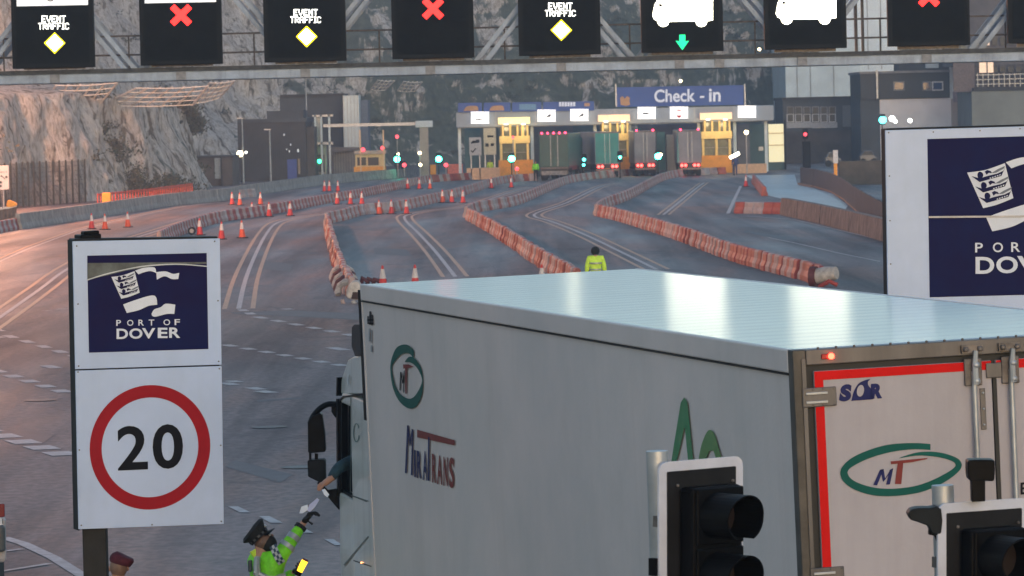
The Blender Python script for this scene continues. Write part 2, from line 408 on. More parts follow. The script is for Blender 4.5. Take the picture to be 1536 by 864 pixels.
def cliff():
    g0 = G(290, 292); g1 = G(200, 299); g2 = G(100, 308)
    raw = [(-110, 150), (-60, 240), (g2.x - 3.2, g2.y + 2), (g1.x - 1.6, g1.y + 3), (g0.x - .8, g0.y + 4), (-25.5, 392), (-29, 415), (-36, 440), (-39, 475), (-30, 520), (-6, 548), (20, 556), (50, 560), (90, 560), (160, 545), (260, 500)]
    P = smooth_path(raw, 54)
    zs = [i * .33 for i in range(-2, 76)] + [25 + i * 1.6 for i in range(14)]
    vs = []; fs = []; nx = len(P)
    for i, (x, y) in enumerate(P):
        a = P[max(i - 3, 0)]; c = P[min(i + 3, nx - 1)]; t = Vector((c[0] - a[0], c[1] - a[1])).normalized(); nr = Vector((-t.y, t.x))  # away from the road
        k = i / 54.0
        spur = max(0.0, min(1.0, (6.6 - k) / 1.2))
        for z in zs:
            ledge = 7.9 - 1.0 * max(0, min(1, (k - 3.6)))
            if spur > 0:
                s_back = z * .3 if z < ledge else ledge * .3 + min((z - ledge) * 6, 5) + (z - ledge) * .5
            else: s_back = 0
            n_back = z * .75 if z < 9 else 6.75 + (z - 9) * .62
            back = s_back * spur + n_back * (1 - spur)
            q = Vector((x + nr.x * back, y + nr.y * back, z))
            shear = Vector((q.x + z * .6, q.y * .7, z * .45))
            amp = min(1.0, (z + 1.5) / 3)
            d = noise.fractal(shear * .09, 1.0, 2.1, 5) * 3.4 + noise.ridged_multi_fractal(shear * .25, .9, 2.2, 4, .8, 1.6) * .8 + noise.fractal(q * .9, .8, 2.2, 3) * .45
            if z < ledge:
                d *= .5 + .5 * (1 - spur)
                if spur > 0: d += abs(noise.noise(Vector((q.x * .55, q.y * .2, z * .12 + 4)))) * 1.5 * spur * min(1, z / 2) - .4 * spur
            d *= amp
            vs.append((q.x + nr.x * d, q.y + nr.y * d, z + noise.noise(q * .5) * .3 * amp))
    nzr = len(zs)
    for i in range(nx - 1):
        for j in range(nzr - 1):
            a = i * nzr + j; fs.append((a, a + nzr, a + nzr + 1, a + 1))
    me = bpy.data.meshes.new('cliff'); me.from_pydata(vs, [], fs); me.materials.append(cliff_mat())
    for p in me.polygons: p.use_smooth = True
    o = bpy.data.objects.new('cliff', me); C.objects.link(o); tagit(o, kind='structure')
    return vs
CV = cliff()
# scrub clinging to the cliff: small leaf faces in clumps
def scrub():
    b = MB(); rnd = random.Random(3)
    cand = [v for v in CV if 1.0 < v[2] < 24 and v[1] > 300 and -60 < v[0] < 80]
    for _ in range(620):
        c = Vector(rnd.choice(cand)); 
        if noise.fractal(Vector((c.x + c.z * .8, c.y * .4, c.z * .5)) * .12, 1, 2, 3) < -.02: continue
        if c.x < -22 and c.y < 430 and rnd.random() < .75: continue
        s = rnd.uniform(.5, 1.3)
        for _ in range(34):
            p = c + Vector((rnd.gauss(0, s * .6), rnd.gauss(-.3, s * .4), abs(rnd.gauss(0, s * .45))))
            a = Vector((rnd.uniform(-1, 1), rnd.uniform(-1, 1), rnd.uniform(-1, 1))).normalized() * rnd.uniform(.1, .26)
            e = a.orthogonal().normalized() * rnd.uniform(.06, .14)
            b.poly([p - a, p + e, p + a, p - e], rnd.choice((0, 0, 1)))
    def inside(px, py, pg):
        r = False; n = len(pg)
        for i in range(n):
            (x0, y0), (x1, y1) = pg[i], pg[(i + 1) % n]
            if (y0 > py) != (y1 > py) and px < (x1 - x0) * (py - y0) / (y1 - y0) + x0: r = not r
        return r
    def proj(v):
        d = Vector(v) - EYE; z = d.dot(_f); return 768 + FPX * d.dot(CX) / z, 432 - FPX * d.dot(CU) / z
    near_ = [v for v in CV if v[1] < 440 and -60 < v[0] < -18 and 0 < v[2] < 14]
    for pg, n, sz in (([(272, 158), (292, 160), (350, 228), (345, 236), (300, 232)], 170, .5), ([(152, 196), (166, 190), (182, 240), (172, 250)], 40, .4), ([(188, 262), (205, 255), (215, 300), (196, 300)], 40, .4), ([(250, 268), (300, 280), (290, 296), (195, 300), (205, 285)], 60, .4), ([(330, 128), (345, 130), (385, 190), (372, 196)], 40, .4)):
        cc = [v for v in near_ if inside(*proj(v), pg)]
        for _ in range(n if cc else 0):
            c = Vector(rnd.choice(cc))
            for _ in range(34):
                p = c + Vector((rnd.gauss(0, sz), rnd.gauss(-.2, .25), abs(rnd.gauss(0, sz * .8))))
                a = Vector((rnd.uniform(-1, 1), rnd.uniform(-1, 1), rnd.uniform(-1, 1))).normalized() * rnd.uniform(.08, .2)
                e = a.orthogonal().normalized() * rnd.uniform(.05, .12)
                b.poly([p - a, p + e, p + a, p - e], rnd.choice((0, 1, 1)))
    tagit(b.build('cliff_scrub', [M('scrub_leaf_dark', (.045, .06, .035), .8, var=.3, scale=1), M('scrub_leaf_dry', (.11, .1, .06), .8, var=.3, scale=1)]), kind='stuff',
          label='low green and brown scrub clinging to the chalk cliff')
scrub()
# rockfall catch fences on the ledge of the spur
NETM = M('net_fence_steel', (.62, .6, .58), .6, .1, var=.1)
def net(q, Yb, Yt, nc, nr, label):
    tl, tr, br, bl = q
    c = A(*bl, Yb); t = thing('rockfall_fence', c, label, 'rockfall fence', 'rockfall fences on the cliff ledge')
    def P(u, v):
        lo = A(bl[0] * (1 - u) + br[0] * u, bl[1] * (1 - u) + br[1] * u, Yb); hi = A(tl[0] * (1 - u) + tr[0] * u, tl[1] * (1 - u) + tr[1] * u, Yt)
        return lo.lerp(hi, v)
    for i in range(nc + 1):
        MB().tube([P(i / nc, 0), P(i / nc, 1)], .075, 5).build('post', NETM, t)
    for j in range(nr + 1):
        MB().tube([P(k / 6, j / nr) - Vector((0, 0, .1 * math.sin(math.pi * k / 6))) for k in range(7)], .05, 4).build('cable', NETM, t)
    mesh = MB()
    for i in range(nc * 5): mesh.tube([P((i + .5) / (nc * 5), 0), P((i + .5) / (nc * 5), 1)], .008, 3)
    tagit(mesh.build('wire_mesh', NETM, t), kind='stuff')
net([(84, 128), (176, 124), (150, 156), (66, 158)], 346, 343, 5, 4, 'warm lit steel rockfall net fence on the cliff ledge, leftmost of the row')
net([(205, 132), (312, 129), (290, 157), (152, 158)], 350, 347, 6, 4, 'long grey rockfall net fence on the cliff ledge, middle of the row')
net([(315, 124), (352, 121), (330, 146), (290, 155)], 366, 363, 4, 4, 'short grey rockfall net fence at the right end of the cliff ledge')
net([(567, 120), (592, 121), (578, 135), (556, 134)], 505, 503, 4, 3, 'small tilted net frame high on the far slope, left of its pair')
net([(606, 122), (633, 123), (622, 137), (596, 136)], 505, 503, 4, 3, 'small tilted net frame high on the far slope, right of its pair')

# ------------------------------------------------------------ gantry over the road
GY = 133.5
GP = front(GY)
def gz(px, py): return A(px, py, GY).z
GS = FPX / GY
zb = 5.48 + (178 - 98) / GS - .0; zb = A(768, 109, GY).z; zc = A(768, 95, GY).z
top_z = zc + 3.0
gan = thing('gantry', (0, GY, 0), 'wide pale grey steel truss gantry carrying the row of lane signs over the road', 'gantry')
XL, XR = -24.5, 25.5
for yy, nm in ((GY + .35, 0), (GY + 1.9, 1)):
    MB().box(XL, XR, yy, yy + .32, zb, zc).build('bottom_chord', GANT, gan, bevel=.02)
    MB().box(XL, XR, yy, yy + .32, top_z, top_z + .3).build('top_chord', GANT, gan, bevel=.02)
# joint sleeves on the chord
for px in (80, 270, 457, 645, 842, 1020, 1080, 1205, 1392):
    X = A(px, 100, GY).x
    MB().box(X - .14, X + .14, GY + .3, GY + .35, zb + .01, zc - .01).build('joint_plate', M('dull_gantry_plate', (.24, .25, .28), .6, var=.2), gan)
nodes = [A(px, 100, GY).x for px in (-295, -45, 205, 455, 710, 955, 1205, 1455, 1700)]
hp = (nodes[3] - nodes[2]) / 2
for i, x in enumerate(nodes):
    for yy in (GY + .42, GY + 2.0):
        for sgn in (-1, 1):
            xe = x + sgn * hp
            if xe < XL or xe > XR: continue
            for o_ in (0, .3):
                xo = o_ * (1 if sgn < 0 else -1) * -1
                b = MB(); 
                b.prism([(x + xo - .085, yy, zc), (x + xo + .085, yy, zc), (xe + xo + .085, yy, top_z), (xe + xo - .085, yy, top_z)], (0, .12, 0)); b.build('diagonal_brace', GANT, gan)
# walkway with rails between the two trusses
MB().box(XL, XR, GY + .28, GY + .34, zc + .0, zc + .12).build('walkway_edge', M('dark_grating', (.06, .062, .07), .7, var=.3), gan)
MB().box(XL, XR, GY + .8, GY + 1.7, zc + .004, zc + .07).build('walkway', GRIMY, gan)
for h in (.52, 1.08): MB().tube([(XL, GY + .78, zc + h), (XR, GY + .78, zc + h)], .028, 6).build('handrail', GRIMY, gan)
x = XL + .4
while x < XR:
    MB().tube([(x, GY + .78, zc), (x, GY + .78, zc + 1.08)], .025, 5).build('rail_post', GRIMY, gan); x += 1.85
for X in (A(1291, 60, GY).x, A(1301, 60, GY).x):
    MB().tube([(X, GY + 1.7, zc), (X, GY + 1.7, top_z)], .045, 6).build('ladder_stile', GRIMY, gan)
for X in (XL, XR):
    for yy in (GY + .5, GY + 2.05):
        MB().box(X - .22, X + .22, yy - .2, yy + .2, 0, top_z + .3).build('leg', GANT, gan, bevel=.02)
    MB().box(X - .7, X + .7, GY - .1, GY + 2.7, 0, .35).build('foot', CONC, gan)

# gantry lane signs
FONT57 = {'E': '11111 10000 10000 11110 10000 10000 11111', 'V': '10001 10001 10001 10001 01010 01010 00100', 'N': '10001 11001 11001 10101 10011 10011 10001',
          'T': '11111 00100 00100 00100 00100 00100 00100', 'R': '11110 10001 10001 11110 10100 10010 10001', 'A': '01110 10001 10001 11111 10001 10001 10001',
          'F': '11111 10000 10000 11110 10000 10000 10000', 'I': '111 010 010 010 010 010 111', 'C': '01110 10001 10000 10000 10000 10001 01110'}
LEDW = M('led_white', (1, .95, .72), emit=9); LEDY = M('led_amber_yellow', (.95, .8, .004), emit=1.6); LEDR = M('led_red', (1, .018, .015), emit=2.6); LEDT = M('led_lettering_white', (1, 1, .9), emit=2.2); LEDG = M('led_green', (.01, .95, .3), emit=.9)
PANELW = M('backlit_white_panel', (.85, .88, .9), .4, emit=.38)
FRAMEB = M('black_powder_coat', (.008, .008, .009), .6, var=.2, spec=.15)
def led_text(s, cx, y0, wd, h, parent, mat, pl):
    rows = [FONT57[c].split() for c in s]
    W = sum(len(r[0]) + 1 for r in rows) - 1; pw = wd / W; ph = h / 7; x = cx - wd / 2; b = MB()
    for r in rows:
        for j, line in enumerate(r):
            for i, ch in enumerate(line):
                if ch == '1':
                    b.poly([pl.hit(x + i * pw + a * pw, y0 + j * ph + c * ph, .012) for a, c in ((-.02, -.02), (.98, -.02), (.98, .98), (-.02, .98))])
        x += (len(r[0]) + 1) * pw
    return b.build('led_lettering', mat, parent)
signs = [(-168, 'x'), (18, 'event'), (210, 'x'), (396, 'event'), (588, 'x'), (778, 'event'), (962, 'lorry_arrow'), (1147, 'lorry'), (1332, 'x'), (1512, 'event')]
ords = {18: 'leftmost', 396: 'second from the left', 778: 'middle of the gantry', 1512: 'cut off at the right edge'}
for sx, kind in signs:
    X0 = A(sx, 60, GY).x; X1 = A(sx + 123, 60, GY).x; cx = sx + 61.5
    dy = -.0255 * (sx - 18)
    bz = A(cx, 102 + dy, GY).z; tz = bz + 3.05
    nb = {-168: 'outside the left edge', 18: 'leftmost', 210: 'between the two leftmost diamonds', 396: 'second diamond from left', 588: 'directly left of the middle diamond',
          778: 'directly left of the lorry symbols', 962: '', 1147: '', 1332: 'right of the lorry symbols', 1512: 'cut off by the right edge'}[sx]
    lab = {'event': 'gantry sign reading EVENT TRAFFIC above a yellow diamond, ' + nb, 'x': 'black gantry sign lit with a red X, ' + nb,
           'lorry_arrow': 'black gantry sign lit with a white lorry above a small green down arrow', 'lorry': 'black gantry sign lit with a white lorry symbol and no arrow'}[kind]
    t = thing('gantry_sign', ((X0 + X1) / 2, GY, bz), lab, 'lane sign', 'lane signs on the gantry')
    pl = front(GY)
    MB().box(X0, X1, GY, GY + .3, bz, tz).build('housing', FRAMEB, t, bevel=.02)
    MB().box(X0 + .14, X1 - .14, GY - .012, GY - .001, bz + .13, tz - .13).build('display_panel', LEDB, t)
    for xx in (X0, X1 - .07): MB().box(xx, xx + .07, GY - .05, GY - .001, bz, tz).build('edge_flange', FRAMEB, t)
    MB().box(X0 + .3, X1 - .3, GY + .302, GY + .4, zc + .14, zc + 2.2).build('bracket', GRIMY, t)
    q = front(GY - .014)
    if kind == 'event':
        led_text('EVENT', cx + 1, 23 + dy + .5, 36, 9.6, t, LEDT, q); led_text('TRAFFIC', cx + 1, 34 + dy + .5, 46, 9.6, t, LEDT, q)
        c0 = (cx + 2.5, 64.5 + dy); r = 16
        decal('led_diamond_edge', [[(c0[0], c0[1] - r), (c0[0] + r, c0[1]), (c0[0], c0[1] + r), (c0[0] - r, c0[1])]], q, LEDY, t, .012)
        r = 12.6; decal('led_diamond', [[(c0[0], c0[1] - r), (c0[0] + r, c0[1]), (c0[0], c0[1] + r), (c0[0] - r, c0[1])]], q, LEDW, t, .02)
        decal('white_panel', [rect(sx + 7, -26, sx + 114, 9.5 + dy * 1.12, -.02)], q, PANELW, t, .01)
        if sx == 18: text('lettering', 'g', qs(cx - 9, -14, cx + 1, 2), q, BLACKP, t, off=.02)
    elif kind == 'x':
        c0 = (cx, 27.5 + dy); L_ = 18.5; wv = 4.6
        for s_ in (1, -1):
            ux, uy = .7071, .7071 * s_
            pts = [(c0[0] + a * L_ * ux * 1.0 + bb * wv * -uy, c0[1] + a * L_ * uy + bb * wv * ux) for a, bb in ((-1, -1), (1, -1), (1, 1), (-1, 1))]
            decal('led_cross_bar', [pts], q, LEDR, t, .012 + .004 * (s_ > 0))
        if sx == 210: decal('white_panel', [rect(sx + 7, -26, sx + 114, 5, -.02)], q, PANELW, t, .01)
    else:
        x0 = sx + 17; yb = 42 + (-.0255 * (sx - 18)) + 14
        y0 = {962: 31.5, 1147: 28}[sx]
        b = MB()
        body = [(x0, y0 - 8), (x0 + 3, y0 - 24), (x0 + 8, y0 - 32), (x0 + 30, y0 - 38), (x0 + 90, y0 - 40), (x0 + 90, y0 - 1.5), (x0 + 82, y0), (x0 + 10, y0 + 1), (x0 + 3, y0 - 2)]
        b.poly([q.hit(px, py, .012) for px, py in body])
        for wx in (x0 + 16, x0 + 73): b.poly([q.hit(wx + 8.5 * math.cos(a * .3927), y0 + 8.5 * math.sin(a * .3927), .014) for a in range(16)])
        b.build('led_lorry', LEDW, t)
        decal('lorry_window', [rect(x0 + 9, y0 - 26, x0 + 14.5, y0 - 21.5)], q, LEDB, t, .018)
        if kind == 'lorry_arrow':
            a0, a1 = 1023.5, 64
            decal('led_arrow', [[(a0 - 4.5, a1 - 12), (a0 + 4.5, a1 - 12), (a0 + 4.5, a1 - 2), (a0 + 10, a1 - 3), (a0, a1 + 11), (a0 - 10, a1 - 3), (a0 - 4.5, a1 - 2)]], q, LEDG, t, .012)

# ------------------------------------------------------------ sign boards (left roundel board, right large board)
def flag_art(parent, pl, f, pt_scale, side):
    """f maps the left board's pixel drawing to this board's"""
    D = lambda nm, polys, mat, off=.006: decal(nm, [[f(x, y) for x, y in p] for p in polys], pl, mat, parent, off)
    c = lambda x, y: (130 + x / 5.4, 370 + y / 5.4)
    top = smooth_path([(200, 245), (290, 232), (388, 198)], 5); bot = smooth_path([(430, 372), (350, 404), (280, 422)], 5)
    D('flag', [[c(*p) for p in top + bot]], PRINTW)
    r1 = smooth_path([(392, 194), (460, 172), (530, 166), (556, 176), (564, 214)], 5) + smooth_path([(564, 214), (520, 198), (470, 206), (420, 224)], 5)
    D('ribbon', [[c(*p) for p in r1]], PRINTW)
    r2 = smooth_path([(564, 206), (640, 200), (700, 220), (750, 212)], 5) + smooth_path([(742, 262), (690, 262), (630, 240), (568, 268)], 5)
    D('ribbon', [[c(*p) for p in r2]], PRINTW)
    r3 = smooth_path([(295, 468), (400, 430), (520, 396), (562, 410), (572, 470)], 6) + smooth_path([(556, 472), (500, 480), (420, 515), (325, 537)], 5)
    D('ribbon', [[c(*p) for p in r3]], PRINTW)
    r4 = smooth_path([(525, 545), (548, 508), (600, 490), (640, 462), (718, 470)], 5) + smooth_path([(710, 545), (650, 545), (560, 567), (530, 560)], 5)
    D('ribbon', [[c(*p) for p in r4]], PRINTW)
    # three small dark crests, one above another, on the white flag
    for k in range(3):
        o = (k * 11, k * 52)
        g = lambda x, y: c(x + o[0] * 1.6, y + o[1])
        D('crest_mark', [[g(*p) for p in [(222, 262), (262, 292), (370, 262), (392, 214), (380, 236), (350, 250), (300, 262), (262, 274)]]], NAVY, .012)
        D('crest_mark', [[g(*p) for p in smooth_path([(252, 250), (262, 240), (276, 246), (280, 262), (266, 278), (254, 270)], 3, True)]], NAVY, .012)
        D('crest_mark', [[g(*p) for p in [(288, 240), (300, 232), (318, 238), (324, 248), (308, 246), (296, 256)]]], NAVY, .012)
        D('crest_sail', [[g(*p) for p in [(320, 248), (352, 228), (388, 212), (384, 224), (344, 246)]]], M('slate_blue_print', (.13, .15, .2), .5), .012)
        b = MB()
        for q in range(5):
            x, y = 312 + q * 12, 275 - q * 4 - 4
            b.poly([pl.hit(*f(*g(*p)), .016) for p in [(x, y), (x + 7, y - 2.5), (x + 7, y + 3), (x, y + 5.5)]])
        b.build('crest_dots', PRINTW, parent)
    T = lambda s, q, bd: text('lettering', s, [f(*c(*p)) for p in q], pl, PRINTW, parent, bd, .008)
    xs = [('P', 240, 278), ('O', 328, 378), ('R', 419, 464), ('T', 502, 548), ('O', 622, 676), ('F', 712, 756)]
    for s, x0, x1 in xs:
        y = 594 - (x0 - 240) * .014
        T(s, [(x0, y), (x1, y), (x1, y + 48), (x0, y + 48)], .012)
    for s, x0, x1 in (('D', 242, 335), ('O', 345, 452), ('V', 448, 556), ('E', 576, 655), ('R', 668, 758)):
        y = 664 - (x0 - 242) * .022
        T(s, [(x0, y), (x1, y), (x1, y + 84), (x0, y + 84)], .028)
# left board
YL = 36.4; th = R(19)
base = A(109, 362, YL); nL = Vector((math.sin(th), -math.cos(th), 0))
PL = Plane(base, nL)
pc = A(140, 860, YL)
lb = thing('speed_limit_sign', (A(145, 800, YL).x + .05, YL + .2, 0), 'tall white board with navy flag panel above a red 20 roundel', 'road sign')
slab('upper_board', [(109, 362), (330, 357.5), (332.6, 547), (113, 554)], PL, WHITE, lb, back=-.02, bevel=.004)
slab('lower_board', [(113.2, 556), (332.7, 549), (336, 786), (118, 794)], PL, WHITE, lb, back=-.02, bevel=.004)
slab('housing', [(112, 358), (327, 354.5), (333, 783), (120, 790)], PL, DARK, lb, back=-.24, frontoff=-.022, bevel=.01)
slab('edge_frame', [(109, 360), (113, 360), (121, 794), (118, 796)], PL, DARK, lb, back=-.2, frontoff=-.021)
slab('top_cap', [(121, 352.5), (152, 350.5), (152.3, 359), (121.5, 360)], PL, BLACKPL, lb, back=-.28, frontoff=-.05, bevel=.01)
slab('top_cap', [(126, 347), (149, 345.5), (149.5, 352), (126, 352.5)], PL, BLACKPL, lb, back=-.2, frontoff=-.08, bevel=.01)
decal('flag_panel', [[(130.8, 383.5), (310, 379.5), (312.6, 523.5), (133.5, 529)]], PL, NAVY, lb, .003)
decal('grey_panel_patch', [[(131, 394.5), (310, 393), (310.2, 396), (260, 396), (226, 400), (190, 406), (160, 413), (131.2, 420)]], PL, M('dark_grey_patch', (.085, .1, .1), .5, var=.3, scale=6), lb, .0045)  # grey patch across the top of the navy panel
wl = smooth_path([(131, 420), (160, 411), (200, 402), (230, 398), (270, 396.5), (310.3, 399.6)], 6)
decal('pale_curved_line', [[(x, y - 1) for x, y in wl[i:i + 2]] + [(x, y + .8) for x, y in wl[i:i + 2][::-1]] for i in range(len(wl) - 1)], PL, M('grey_white_line', (.5, .53, .55), .5), lb, .0055)  # pale curved line along the lower edge of the grey patch
flag_art(lb, PL, lambda x, y: (x, y), 1, 0)
cx, cy = 225, 671
def ringp(cx, cy, ro, ri, n=72, sk=-.03):
    out = []
    for i in range(n):
        a0 = 2 * math.pi * i / n; a1 = 2 * math.pi * (i + 1) / n
        P = lambda a, r: (cx + r * math.cos(a), cy + r * 1.032 * math.sin(a) + sk * r * math.cos(a))
        out.append([P(a0, ri), P(a0, ro), P(a1, ro), P(a1, ri)])
    return out
decal('red_ring', ringp(cx, cy, 90.5, 72.5), PL, REDP, lb, .003)
text('digit', '2', [(175, 639.5), (221, 638), (222, 704), (177, 706)], PL, BLACKP, lb, .018)
text('digit', '0', [(228.5, 637), (274, 635.5), (275, 702), (229.5, 704.5)], PL, BLACKP, lb, .022)
for x, y in ((115, 369), (322, 362), (117, 456), (327, 451), (118, 549), (328, 542), (117, 558), (329, 553), (119, 675), (331, 668), (122, 788), (228, 787), (332, 782)):
    b = MB(); c0 = PL.hit(x, y, .0); b.ball(c0, .007, 5); b.build('rivet', GRIMY, lb)
pz = A(142, 800, YL).z
px0 = A(124.5, 830, YL + .12).x; px1 = A(160, 830, YL + .12).x
MB().box(px0, px1, YL + .1, YL + .28, 0, A(140, 770, YL).z).build('post', DARK, lb, bevel=.008)
MB().box(px0 - .1, px1 + .1, YL - .05, YL + .35, 0, .03).build('base_plate', GALV, lb)
# right board
YR = 45.4; th2 = R(8)
PR = Plane(A(1328, 195, YR), (math.sin(th2), -math.cos(th2), 0))
rb = thing('welcome_sign', (A(1540, 300, YR).x, YR + .2, 0), 'very large white edged board with navy PORT OF DOVER panel behind the trailer roof', 'sign')
slab('board', [(1328, 195.5), (1768, 183), (1775, 512), (1332.8, 520)], PR, WHITE, rb, back=-.03, bevel=.005)
slab('housing', [(1330, 192.5), (1765, 180), (1772, 508), (1335, 516)], PR, DARK, rb, back=-.3, frontoff=-.034, bevel=.01)
decal('flag_panel', [[(1391, 208.5), (1703, 199.5), (1706, 438), (1394.5, 446)]], PR, NAVY, rb)
decal('panel_joint', [[(1393, 324.2), (1704, 321.8), (1704, 324.4), (1393, 327)]], PR, M('pale_joint_strip', (.5, .47, .46), .5), rb, .018)
SC = 1.63
flag_art(rb, PR, lambda x, y: (1450.6 + SC * (x - 167), 258.9 + SC * (y - 415.4)), SC, 1)
for x, y in ((1333, 199), (1400, 198), (1470, 196), (1530, 193), (1334, 264), (1335, 331), (1336, 396)):
    MB().ball(PR.hit(x, y, 0), .008, 5).build('rivet', GRIMY, rb)
for px in (1390, 1700):
    X = A(px, 300, YR + .5).x; MB().box(X - .1, X + .1, YR + .45, YR + .65, 0, 5.2).build('post', DARK, rb, bevel=.01)

# ------------------------------------------------------------ articulated lorry
TY, TX0, TY0, TILT = .2316, 1.817, 28.137, .0242
ca, sa = math.cos(TY), math.sin(TY); ct, st = math.cos(TILT), math.sin(TILT)
def TR(b, a, z):     # b across to the right, a forwards, z up; the road falls to one side here
    bb = b * ct - z * st; zz = z * ct + b * st
    return Vector((TX0 - sa * a + ca * bb, TY0 + ca * a + sa * bb, zz))
LEN = 13.5; TW = 2.6; TH = 4.0
tl = thing('semi_trailer', TR(1.3, 4, 0), 'long white refrigerated trailer with MIRATRANS on its side and red edged rear doors', 'trailer')
nrear = (TR(0, -1, 0) - TR(0, 0, 0)); nside = (TR(-1, 0, 0) - TR(0, 0, 0))
PB = Plane(TR(0, 0, 3), nrear); PS = Plane(TR(0, 5, 3), nside)
BOXB = 1.15
MB().box(.02, TW - .02, .06, LEN, BOXB, TH - .03, fr=TR).build('body_core', SIDEW, tl)
MB().box(.004, .02, .06, LEN - .05, BOXB + .12, TH - .16, fr=TR).build('side_panel', SIDEW, tl)
MB().box(TW - .02, TW - .004, .06, LEN - .05, BOXB + .12, TH - .16, fr=TR).build('side_panel', SIDEW, tl)
def roofmat():
    m = M('trailer_roof_aluminium', (.6, .64, .7))
    n = m.node_tree; b = n.nodes['Principled BSDF']; L = n.links.new
    b.inputs['Coat Roughness'].default_value = .15; b.inputs['Coat IOR'].default_value = 1.7
    tc = node(n, 'ShaderNodeTexCoord'); mp = node(n, 'ShaderNodeMapping'); mp.inputs['Rotation'].default_value = (0, 0, -TY); L(tc.outputs['Object'], mp.inputs[0])
    wv = node(n, 'ShaderNodeTexWave', bands_direction='Y'); wv.inputs['Scale'].default_value = .8; wv.inputs['Distortion'].default_value = 1.1; wv.inputs['Detail'].default_value = 2; wv.inputs['Detail Scale'].default_value = .6
    L(mp.outputs[0], wv.inputs[0])
    bp = node(n, 'ShaderNodeBump'); bp.inputs['Strength'].default_value = 1.0; bp.inputs['Distance'].default_value = .012
    L(wv.outputs[0], bp.inputs['Height']); L(bp.outputs[0], b.inputs['Normal'])
roofmat()
MB().box(.03, TW - .03, .1, LEN - .03, TH - .03, TH - .004, fr=TR).build('roof', ROOFM, tl, bevel=.008)
for b0, b1 in ((-.012, .03), (TW - .03, TW + .012)):
    MB().box(b0, b1, .05, LEN - .02, TH - .15, TH, fr=TR).build('top_rail', SIDEW, tl, bevel=.012)
    MB().box(b0 - .002 if b0 < 1 else b0 + .002, b1, .05, LEN - .02, TH - .162, TH - .152, fr=TR).build('rail_shadow_gap', DARK, tl)
    MB().box(b0, b1, .05, LEN - .02, BOXB, BOXB + .12, fr=TR).build('bottom_rail', M('aluminium_rail', (.4, .41, .42), .4, .6), tl, bevel=.01)
MB().box(.0, TW, LEN - .02, LEN + .03, BOXB, TH - .01, fr=TR).build('front_wall', SIDEW, tl, bevel=.01)
MB().box(.25, TW - .25, LEN + .03, LEN + .38, 2.0, 3.85, fr=TR).build('refrigeration_unit', M('unit_grey_plastic', (.3, .31, .32), .4), tl, bevel=.06)
# rear frame
STEEL = M('stainless_frame', (.13, .12, .118), .45, .3, var=.2, scale=4, bump=.06, stretch=(1, 1, .15))
DSTEEL = M('grimy_rear_frame', (.075, .068, .062), .5, .4, var=.25, scale=5)
SEAL = M('black_door_seal', (.012, .012, .012), .6)
REDB = M('red_reflective_border', (.6, .004, .003), .5, var=.05, spec=.12)
for b0, b1 in ((-.008, .075), (TW - .075, TW + .008)):
    MB().box(b0, b1, -.05, .06, BOXB, TH - .002, fr=TR).build('corner_post', DSTEEL, tl, bevel=.006)
MB().box(.045, .07, -.062, -.051, BOXB, TH - .06, fr=TR).build('corner_strip', STEEL, tl)
MB().box(.078, TW - .078, -.05, .06, TH - .1, TH - .004, fr=TR).build('header', STEEL, tl, bevel=.006)
MB().box(.078, TW - .078, -.012, .05, BOXB, TH - .103, fr=TR).build('door_seal', SEAL, tl)
MB().box(.078, TW - .078, -.05, .06, BOXB - .1, BOXB, fr=TR).build('sill', STEEL, tl)
k = .16
while k < TW - .1:
    MB().ball(TR(k, -.04, TH + .002), .009, 5).build('rivet', GRIMY, tl); k += .118
